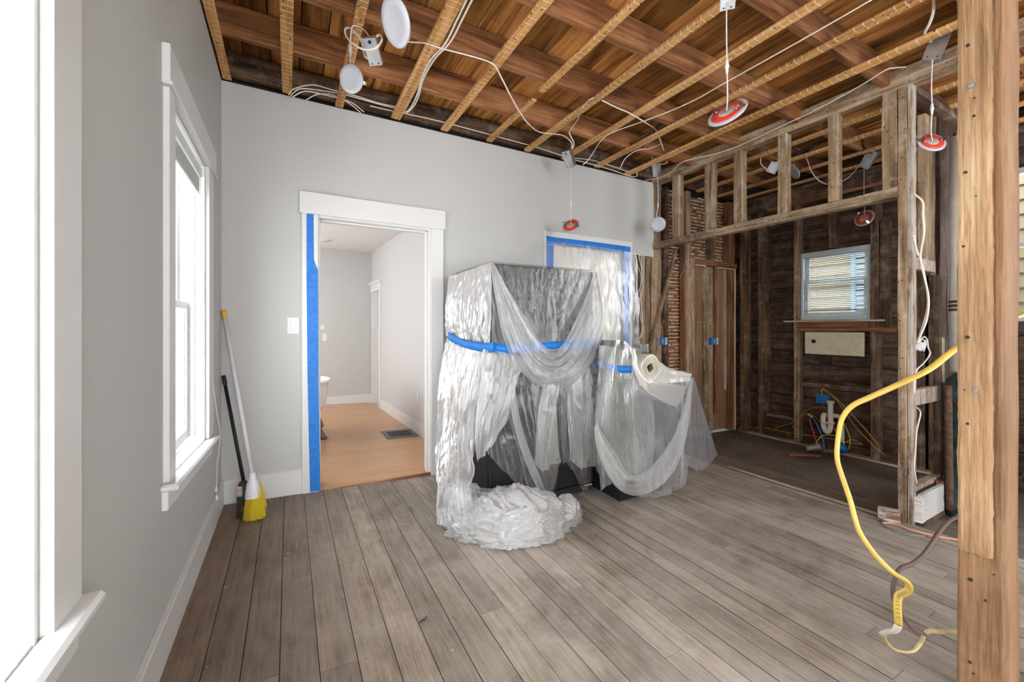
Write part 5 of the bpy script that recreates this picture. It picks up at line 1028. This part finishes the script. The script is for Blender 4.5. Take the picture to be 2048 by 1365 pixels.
# ---- cables ----
def cable(pts, r, mat, label, name='electrical_cable', flat=.6, cat='cable', group=None, n=8):
    o = MB().tube(pts, r, n=n, flat=flat).build(name, mat, None); tag(o, label, cat, group); return o
Wc = M['cable_w']; cz = lambda *a: [onZ(u, v, 2.872) for u, v in a]; cy = lambda y, *a: [onY(u, v, y) for u, v in a]; cw = lambda *a: [onW(u, v, w) for u, v, w in a]
gb = 'white cables bundled along the top of the grey wall'
cable(cy(3.30, (577, 190), (588, 178), (625, 170), (665, 180), (715, 193), (760, 207), (806, 216)), .0055, Wc, 'white cable arching highest over top left of the grey wall', group=gb)
cable(cy(3.31, (581, 192), (600, 178), (640, 181), (690, 190), (760, 209), (800, 219)), .0055, Wc, 'second white cable from the top in the wall top bundle', group=gb)
cable(cy(3.32, (585, 194), (610, 183), (650, 190), (700, 204), (728, 224)), .0055, Wc, 'white cable in the bundle dipping behind the third ceiling strip', group=gb)
cable(cy(3.33, (612, 200), (635, 189), (665, 190), (700, 208), (722, 226)), .0055, Wc, 'lowest short white cable of the bundle, curving down behind wall', group=gb)
cable(cy(3.32, (740, 212), (812, 228), (860, 238), (930, 256), (1000, 275), (1080, 297), (1150, 320), (1210, 336), (1262, 353), (1275, 350), (1268, 342)), .0055, Wc, 'long white cable running right along the top of the grey wall', group=gb)
cable(cy(3.31, (1148, 316), (1190, 322), (1240, 338), (1262, 346)), .0055, Wc, 'short white cable beside the long one near the wall corner', group=gb)
cable(cz((947, -6), (925, 38), (900, 85), (868, 120), (846, 160), (838, 190), (828, 212), (812, 228)), .0055, Wc, 'right one of two white cables running down ceiling between strips', group='paired white cables')
cable(cz((936, -6), (914, 40), (890, 88), (860, 122), (843, 158), (836, 185), (820, 218), (806, 226)), .0055, Wc, 'left one of two white cables running down ceiling between strips', group='paired white cables')
cable(cw((806, 83, 2.0), (830, 85, 2.15), (852, 87, 2.35))+cz((882, 97), (940, 112), (985, 128))+cw((1003, 156, 2.7), (1020, 190, 2.8), (1038, 222, 2.95), (1056, 247, 3.1), (1078, 264, 3.3), (1105, 268, 3.45), (1128, 272, 3.6), (1143, 286, 3.7), (1143, 300, 3.75)), .0062, Wc, 'white cable sagging from big disc to the box before grey wall')
cable(cw((727, 90, 2.0), (718, 75, 2.03), (700, 56, 2.08), (690, 60, 2.1), (694, 75, 2.06), (712, 92, 1.98), (735, 100, 1.93), (755, 94, 1.9), (764, 78, 1.95), (758, 70, 2.05), (748, 78, 2.08)), .0058, Wc, 'looped white cable around the left hanging driver box')
cable(cw((722, 75, 2.1), (726, 95, 2.05), (730, 112, 2.02), (737, 118, 2.02)), .0055, Wc, 'short white cable at left flank of the upper left box')
cable(cw((1142, 302, 3.75), (1148, 288, 3.72), (1140, 270, 3.62), (1140, 262, 3.55), (1155, 240, 3.4), (1162, 222, 3.2))+cz((1175, 203), (1186, 196)), .0058, Wc, 'white cable rising from wall box to the middle ceiling strip')
cable(cz((1204, 201), (1232, 215), (1262, 228), (1290, 245))+cw((1312, 260, 3.7), (1320, 280, 3.9), (1327, 300, 4.1), (1330, 315, 4.25), (1324, 317, 4.25), (1324, 304, 4.2), (1317, 303, 4.2), (1306, 310, 4.2), (1306, 322, 4.25), (1318, 328, 4.3), (1333, 326, 4.25), (1332, 312, 4.2), (1325, 290, 4.1)), .0062, Wc, 'white cable looping down beside box at the wall corner')
cable(cz((1760, -10), (1600, 82), (1455, 163), (1380, 205), (1300, 238), (1225, 265), (1202, 282)) + cw((1190, 300, 3.9), (1178, 318, 4.0), (1166, 330, 4.05)), .0052, Wc, 'long taut white cable crossing ceiling diagonally to the wall')
cable(cw((1322, 288, 4.0), (1300, 297, 3.9), (1284, 299, 3.85), (1268, 304, 3.9), (1250, 318, 4.0), (1240, 338, 4.1)), .0055, Wc, 'short white cable sagging to wall top right of the taut one')
cable([onZ(u, v, 2.882) for u, v in ((1290, 361), (1322, 355), (1345, 342), (1362, 326), (1390, 317), (1430, 308), (1480, 291), (1560, 254), (1640, 216), (1720, 172), (1770, 141), (1790, 136), (1812, 134))], .0055, Wc, 'white cable stapled along the plate above the kitchen header')
cable(cw((1867, -8, 2.3), (1867, 20, 2.3), (1860, 45, 2.34), (1850, 65, 2.4), (1853, 76, 2.42), (1862, 84, 2.44)), .0075, Wc, 'thick white cable dropping into the largest driver box')
cable(cw((1833, 146, 3.0), (1832, 165, 3.0), (1830, 185, 3.0), (1826, 200, 3.02)), .006, Wc, 'short white cable poking down beside kitchen post top')
cable(cy(1.10, (1828, 388), (1845, 404), (1846, 430), (1848, 465), (1842, 500), (1841, 520), (1850, 560), (1857, 600), (1853, 640), (1842, 668), (1836, 684)), .0065, Wc, 'white cable bowing out right of the kitchen post, outer one')
cable(cy(1.11, (1827, 470), (1833, 500), (1845, 535), (1852, 570), (1855, 610), (1848, 645), (1838, 675), (1834, 686)), .006, Wc, 'white cable beside the kitchen post, inner one of two')
cable(cy(1.11, (1838, 684), (1848, 674), (1854, 680), (1856, 695), (1860, 708), (1848, 726), (1834, 740), (1829, 760), (1828, 788)), .005, Wc, 'thin white cable curling below the post side box to the block')
cable(cy(1.12, (1835, 816), (1841, 826), (1838, 842), (1833, 865), (1831, 900), (1828, 935), (1834, 968)), .0045, Wc, 'thin white cable dropping below the block to the bottom plate')
cable(cw((1562, 299, 4.2), (1540, 300, 4.2), (1524, 312, 4.2), (1522, 328, 4.22), (1535, 340, 4.25)), .0068, Wc, 'white cable looping over the pale box above kitchen header')
cable(cw((1590, 296, 4.3), (1606, 303, 4.3), (1615, 322, 4.3), (1624, 345, 4.3), (1640, 363, 4.3), (1662, 369, 4.3), (1690, 360, 4.25), (1708, 344, 4.2), (1722, 326, 4.1)), .0068, Wc, 'white cable sagging in the kitchen between two header studs')
cable(cw((1733, 267, 4.3), (1730, 280, 4.28), (1722, 292, 4.2), (1725, 305, 4.15), (1730, 311, 4.1)), .006, Wc, 'white cable feeding the dark box inside the kitchen')
e, c = driver_box(1841, 690, 2.95, (.2, .95, .15), (.3, -.1, 1), 'small bent galvanised box halfway up beside the kitchen post', size=(.05, .035, .085))
gw = 'white cables in the open wall bay'
for k, (a, lab) in enumerate((([(1271, 510), (1275, 530), (1282, 552), (1280, 575), (1268, 600)], 'white cable at far left of the wall bay, crossing leftward'), ([(1277, 508), (1283, 540), (1284, 575), (1278, 600), (1268, 625)], 'white cable in the wall bay, second from left'),
      ([(1283, 508), (1284, 545), (1280, 585), (1284, 625), (1284, 660), (1278, 678)], 'white cable in the wall bay bending down to the grey box'), ([(1288, 510), (1287, 550), (1283, 590), (1272, 620), (1266, 640)], 'white cable at right of the wall bay, crossing behind the plastic'),
      ([(1279, 600), (1280, 630), (1286, 655), (1284, 672), (1276, 680)], 'short white cable just above the grey wall box'))): cable(cy(3.40-.008*k, *a), .0055, Wc, lab, group=gw)
e = empty('junction_box', onY(1286, 697, 3.40)); tag(e, 'grey unpainted metal box at foot of white cables in wall bay', 'junction box')
MB().box(-.055, .055, -.02, .03, -.055, .055, .004).build('case', M['steel'], e, fix=False); MB().box(.055, .07, -.02, .02, -.05, .05, .002).build('bracket', M['steel'], e, fix=False); MB().tube([(0, -.02, -.05), (0, -.03, -.075)], .008, n=8, sub=1).build('clamp', M['steel'], e)
def blue_box(u, v, y, label, w=.075, ear=True):
    e = empty('outlet_box', onY(u, v, y)); tag(e, label, 'outlet box', 'blue outlet boxes')
    b = MB().box(-w/2, w/2, -.012, .0, -.045, .045, .004).box(-w/2, w/2, 0, .05, -.045, .045, .003); b.build('case', M['box_blue'], e, fix=False)
    st_ = MB().box(-w*.28, -w*.02, -.0135, -.012, -.018, .018, .0005).build('sticker', M['white_pl'], e, fix=False); MB().box(-w*.22, -w*.08, -.0142, -.0135, -.011, .011, .0002).build('sticker_print', M['blackmat'], st_, fix=False)
    if ear:
        for q in (.03, 0, -.03): MB().box(w/2, w/2+.035, -.012, -.004, q-.011, q+.011, .003).build('nail_bracket', M['vinyl'], e, fix=False)
    return e
blue_box(1325, 683, 3.41, 'left blue outlet box on the stripped wall by laths'); blue_box(1428, 683, 3.43, 'right blue outlet box beside the brown closed panel')
Y2 = M['cable_y2']
cable(cy(3.41, (1311, 658), (1318, 650), (1325, 657), (1326, 676)), .0035, Y2, 'thin yellow cable looping into the left blue box'); cable(cy(3.42, (1328, 640), (1323, 655), (1325, 676)), .0035, Y2, 'thin yellow cable rising straight from left blue box')
cable(cy(3.43, (1342, 641), (1352, 640), (1362, 643)), .0035, Y2, 'short yellow cable crossing the bright lath bay'); cable(cy(3.42, (1394, 644), (1410, 645), (1425, 648), (1428, 660), (1424, 675)), .0035, Y2, 'thin yellow cable bending down into the right blue box')
cable(cy(3.41, (1362, 400), (1366, 430), (1369, 480), (1370, 530), (1362, 552), (1356, 560)), .007, M['cable_g'], 'grey cable curving down between studs left of kitchen door frame')
# kitchen drain and supply pipes
pt = empty('drain_trap', (5.28, 2.38, fz(5.28))); tag(pt, 'white plastic sink drain trap standing in the kitchen', 'pipe')
PX = lambda u, v, x=5.24: onX(u, v, x)
rel(MB().tube([PX(1661, 803), PX(1661, 815), PX(1661, 835), PX(1661, 852), PX(1658, 862), PX(1652, 863), PX(1647, 853), PX(1646, 838), PX(1648, 830), PX(1656, 832, 5.3), PX(1672, 832, 5.36)], .026, n=16), pt).build('trap_bend', M['pvc'], pt)
for (u, v) in ((1661, 804), (1661, 846)): p = PX(u, v); rel(MB().lathe([(.026, -.012), (.036, -.012), (.036, .012), (.026, .012)], 16, Matrix.Translation(p)), pt).build('slip_nut', M['pvc'], pt)
p = PX(1648, 846); rel(MB().lathe([(.026, -.01), (.035, -.01), (.035, .01), (.026, .01)], 16, Matrix.Translation(p)), pt).build('slip_nut', M['pvc'], pt)
rel(MB().tube([PX(1672, 832, 5.36), PX(1680, 836, 5.36), PX(1683, 850, 5.36), PX(1684, 870, 5.36), PX(1684, 895, 5.36)], .024, n=14), pt).build('stand_pipe', M['pvc'], pt)
cable([PX(1619, 836), PX(1622, 850), PX(1628, 868), PX(1632, 884)], .010, M['pex_red'], 'red water supply pipe rising left of the drain trap', 'supply_pipe', 1, 'pipe'); cable([PX(1624, 834, 5.26), PX(1634, 850, 5.26), PX(1644, 874, 5.26), PX(1650, 898, 5.24)], .010, M['pex_blue'], 'blue water supply pipe leaning beside the red one', 'supply_pipe', 1, 'pipe')
cable([PX(1616, 829, 5.2), PX(1625, 835, 5.2)], .012, M['steel'], 'small metal valve at top of the supply pipes', 'valve', 1, 'valve')
e = empty('outlet_box', onX(1644, 798, 5.34)); tag(e, 'blue outlet box on wall just above the drain trap', 'outlet box', 'blue outlet boxes'); MB().box(-.0, .05, -.06, .06, -.045, .045, .005).build('case', M['box_blue'], e, fix=False)
for k in range(4): MB().box(-.006, .0, -.055+k*.03, -.035+k*.03, -.054, .05, .002).build('rib', M['box_blue'], e, fix=False)
e = empty('outlet_box', onX(1682, 897, 5.2)); tag(e, 'round blue electrical box lying on floor beneath the drain', 'outlet box', 'blue outlet boxes'); A = Matrix.Rotation(1.0, 4, 'Y') @ Matrix.Rotation(.5, 4, 'X')
MB().lathe([(0, -.03), (.05, -.03), (.056, 0), (.06, .03), (.05, .032), (.045, -.02), (0, -.022)], 24, A).build('case', M['box_blue'], e); MB().tube([(-.05, .09, -.03), (-.02, .13, -.05), (-.05, .17, -.07), (-.03, .12, -.07)], .012, n=6, flat=.3).build('hanger_tab', M['pvc'], e)
e = empty('junction_box', onX(1631, 897, 5.05)); tag(e, 'battered grey metal box lying on kitchen floor, cable attached', 'junction box'); o = MB().box(-.045, .045, -.075, .075, -.035, .035, .008).build('case', M['steel'], e, fix=False); o.rotation_euler = (-.45, .3, -.2)
o = MB().box(-.047, -.045, -.06, .06, -.006, .006, .0005).build('ridge', M['vinyl'], e, fix=False); o.rotation_euler = (-.45, .3, -.2)
o = board('wood_scrap', -.035, .035, -.16, .16, 0, .018, M['red_y'], None, axis=1, rough=.002); p = onF(1606, 911, .012); o.location = (p.x, p.y, p.z-.005); o.rotation_euler = (0, .034, .95); tag(o, 'short reddish board offcut lying on the kitchen floor', 'board')
gy = 'thin yellow cables at the kitchen wall foot'
for a, lab in (([(1500, 868, 5.37), (1508, 860, 5.37), (1518, 855, 5.37)], 'short yellow cable end at the left foot of kitchen wall'), ([(1528, 856, 5.38), (1560, 862, 5.37), (1590, 868, 5.38), (1630, 873, 5.36), (1670, 880, 5.36), (1724, 890, 5.37)], 'yellow cable stretched along kitchen wall just over the floor'),
      ([(1550, 858, 5.37), (1565, 852, 5.37), (1585, 846, 5.37), (1600, 832, 5.36), (1620, 818, 5.35), (1645, 814, 5.34), (1652, 818, 5.34)], 'yellow cable arching from wall foot up to the trap'), ([(1584, 858, 5.36), (1590, 848, 5.36), (1612, 828, 5.36), (1630, 834, 5.36), (1640, 845, 5.36)], 'yellow cable hooped behind the supply pipes'),
      ([(1643, 792, 5.34), (1644, 778, 5.33), (1655, 786, 5.33), (1672, 800, 5.33), (1690, 825, 5.33), (1712, 855, 5.34), (1745, 890, 5.35), (1768, 910, 5.37)], 'yellow cable slanting from upper blue box to floor, left strand'), ([(1645, 776, 5.32), (1665, 790, 5.32), (1690, 815, 5.32), (1715, 842, 5.33), (1740, 870, 5.34), (1756, 890, 5.36)], 'yellow cable slanting from upper blue box, right strand'),
      ([(1668, 856, 5.3), (1675, 870, 5.28), (1686, 888, 5.24), (1692, 900, 5.2)], 'yellow cable diving into the round blue box'), ([(1680, 830, 5.3), (1692, 855, 5.28), (1700, 878, 5.26), (1698, 896, 5.22), (1691, 901, 5.2)], 'yellow cable bulging right of the round blue box'),
      ([(1632, 890, 5.06), (1636, 880, 5.1), (1645, 872, 5.15), (1656, 870, 5.2), (1675, 872, 5.25)], 'yellow cable leaving the battered metal box'), ([(1690, 885, 5.3), (1705, 880, 5.33), (1725, 889, 5.35)], 'yellow cable looping right near the round blue box')):
    cable([onX(u, v, x_) for u, v, x_ in a], .0055, Y2, lab, group=gy)
# tank, flue and pipe glimpsed behind the post
tk = empty('water_tank', (4.35, .98, fz(4.35))); tag(tk, 'old verdigris water tank half hidden behind the near post', 'tank')
MB().lathe([(.155, .0), (.16, .02), (.16, .93), (.150, .985), (.115, 1.03), (.06, 1.055), (0, 1.06)], 40).build('cylinder', M['glass_green'], tk); MB().lathe([(.162, .80), (.165, .81), (.165, .83), (.162, .84)], 40).build('seam_band', M['rust'], tk)
p = onW(1896, 772, 2.68); q = onW(1900, 1020, 2.68); rel(MB().tube([p, p.lerp(q, .3), p.lerp(q, .7), q], .019, n=12), tk).build('side_pipe', M['rust'], tk)
fp = empty('flue_pipe', (4.38, 1.07, .92)); tag(fp, 'pale vertical flue pipe rising behind the near post', 'pipe'); MB().lathe([(.055, -.05), (.055, 1.7), (.05, 1.7)], 28).build('pipe', M['flue'], fp)
for k in range(3): MB().lathe([(.056, .40+k*.03), (.062, .405+k*.03), (.062, .415+k*.03), (.056, .42+k*.03)], 28).build('clamp', M['rust'], fp)
MB().tube([(-.065, -.03, 1.02), (-.055, -.035, .8), (-.075, -.02, .55), (-.075, -.02, .42)], .008, n=8).build('gas_line', M['cable_g'], fp)
# ---- foreground cables ----
yc = cable(cw((2190, -60, 1.75), (2180, 200, 1.6), (2160, 450, 1.45), (2110, 590, 1.32), (2050, 628, 1.22), (1985, 650, 1.10), (1915, 695, 1.0), (1860, 738, .98), (1800, 768, .99), (1740, 795, 1.03), (1705, 812, 1.06), (1685, 836, 1.08), (1677, 870, 1.09), (1674, 915, 1.08), (1683, 950, 1.06), (1700, 1000, 1.02), (1712, 1045, 1.0), (1722, 1070, .99), (1750, 1110, .97), (1785, 1145, .95), (1812, 1163, .94), (1818, 1178, .95), (1808, 1187, .96), (1797, 1193, .97), (1795, 1215, .97), (1797, 1250, .98)), .0078, M['cable_y'], 'thick yellow cable swooping from the near post to the floor boards', flat=.62, n=12)
S_ = spline(cw((1812, 1163, .94), (1818, 1178, .95), (1808, 1187, .96), (1797, 1193, .97), (1795, 1215, .97), (1797, 1250, .98)), 8)
mk = plain('black sheath print', (.03, .028, .02), .6)
for i in range(12, len(S_)-3, 2):
    p = S_[i]; t_ = (S_[i+1]-p).normalized(); v_ = (Vector((0, 0, EYE))-p).normalized(); n_ = (v_-t_*v_.dot(t_)).normalized(); a_ = t_.cross(n_)
    q = p+n_*.0058; MB().tube([q-a_*.003+t_*.001, q, q+a_*.003], .0006, n=4, sub=1).build('print_mark', mk, yc)
tw = cable(cw((1797, 1250, .98), (1790, 1262, 1.0), (1776, 1264, 1.04), (1765, 1268, 1.08)), .0078, M['cable_w'], 'grey white taped end piece hanging below the thick yellow cable', flat=.7, n=12)
cable(cw((1765, 1268, 1.08), (1770, 1282, 1.12), (1786, 1298, 1.16), (1808, 1304, 1.2), (1828, 1301, 1.22), (1842, 1285, 1.22), (1850, 1268, 1.2), (1862, 1262, 1.18), (1880, 1264, 1.16), (1900, 1262, 1.12), (1925, 1268, 1.08)), .0062, plain('dirty pale cable', srgb(190, 172, 130), .5, var=.2, bscale=20), 'dirty pale cable loop curling towards the near post bottom', flat=.6)
cable(cw((2160, 560, 1.6), (2140, 800, 1.5), (2060, 940, 1.38), (1930, 1025, 1.25), (1900, 1042, 1.2), (1878, 1065, 1.15), (1862, 1090, 1.1), (1845, 1112, 1.06), (1825, 1128, 1.02), (1800, 1139, .985), (1790, 1160, .99), (1786, 1185, 1.0), (1790, 1205, 1.01), (1805, 1232, 1.04), (1825, 1258, 1.08), (1850, 1270, 1.15)), .0052, M['cable_b'], 'brown cord drooping from the post and crossing the yellow cable', 'cord', 1, 'cord')
fo = lambda *a: [onF(u, v, .007) for u, v in a]
cable([onF(1779, 1030, .03)]+fo((1770, 1034), (1762, 1042), (1768, 1052), (1790, 1062), (1820, 1070), (1850, 1074)), .007, M['cable_g'], 'flat grey strap curling on floor beside the brick fragment', 'strap', .3, 'strap')
cable(fo((1764, 1046), (1790, 1048), (1820, 1060), (1860, 1070), (1900, 1078), (1935, 1082)), .0055, M['cable_o'], 'orange pink cord on the floor by the white painted board', 'cord', 1, 'cord')
# brick fragment by the kitchen post
bf = board('brick_fragment', -.05, .05, -.06, .055, 0, .075, wood('painted brick', 1, (.16, .07, .045), (.26, .12, .08), (.33, .17, .12), knots=0, grain=1, paint=((.50, .51, .50), .46, .95)), None, axis=1, rough=.006, seg=.04, ch=.012); bf.location = (3.675, 1.245, fz(3.675)+.004); bf.rotation_euler = (0, .034, .35); tag(bf, 'broken brick flecked with white paint at foot of kitchen post', 'brick')
# dirt, crumbs and leaf scraps on the boards
def scatter(name, n, region, smin, smax, mat, label, cat, lift=0.0, h=.5):
    b = MB()
    for i in range(n):
        x_, y_ = region(); s = rnd.uniform(smin, smax); z_ = fz(x_)+lift; a = rnd.uniform(0, 6.28); k = 5
        top = [(x_+s*.6*math.cos(a+2*math.pi*j/k)*rnd.uniform(.6, 1), y_+s*.6*math.sin(a+2*math.pi*j/k)*rnd.uniform(.6, 1), z_+s*h) for j in range(k)]; bot = [(x_+s*math.cos(a+2*math.pi*j/k), y_+s*math.sin(a+2*math.pi*j/k), z_) for j in range(k)]
        b.add(top+bot, [tuple(range(k))]+[(j, (j+1) % k, k+(j+1) % k, k+j) for j in range(k)])
    o = b.build(name, mat, None, fix=True); tag(o, label, cat, kind='stuff'); return o
def reg_k(): a = abs(rnd.gauss(0, .28)); return (min(5.33, max(3.9, 4.75+rnd.gauss(0, .35))), max(2.3, 3.36-a))
scatter('debris', 1700, reg_k, .002, .009, plain('dirt crumbs', (.10, .075, .055), .95, var=.4, bscale=60), 'heap of dark dirt and crumbs in far kitchen corner', 'debris', -.012, .7)
scatter('debris', 260, lambda: (rnd.uniform(-.3, 3.6), rnd.uniform(.6, 3.3)), .0012, .0042, plain('plaster crumbs', srgb(190, 180, 165), .9), 'pale plaster crumbs scattered over the main floor', 'debris', .0, .4)
scatter('debris', 60, lambda: (rnd.uniform(3.9, 5.2), rnd.uniform(1.3, 3.2)), .003, .009, bpy.data.materials['plaster crumbs'], 'pale plaster chips scattered on dark kitchen floor', 'debris', -.012, .4)
lf = MB(); p = onF(847, 1242, .003)
for k in range(3):
    a = .3+k*1.9; c_ = p+Vector(((k-1)*.012, (k-1)*.006, 0)); lf.tube([c_+Vector((-.012*math.cos(a), -.012*math.sin(a), .001)), c_+Vector((0, 0, .005)), c_+Vector((.012*math.cos(a), .012*math.sin(a), .001))], [.001, .004, .001], n=5, sub=4, flat=.4)
tag(lf.build('leaf_scrap', M['blackmat'], None), 'tiny black shrivelled leaf scrap lying alone on bare floor', 'leaf')
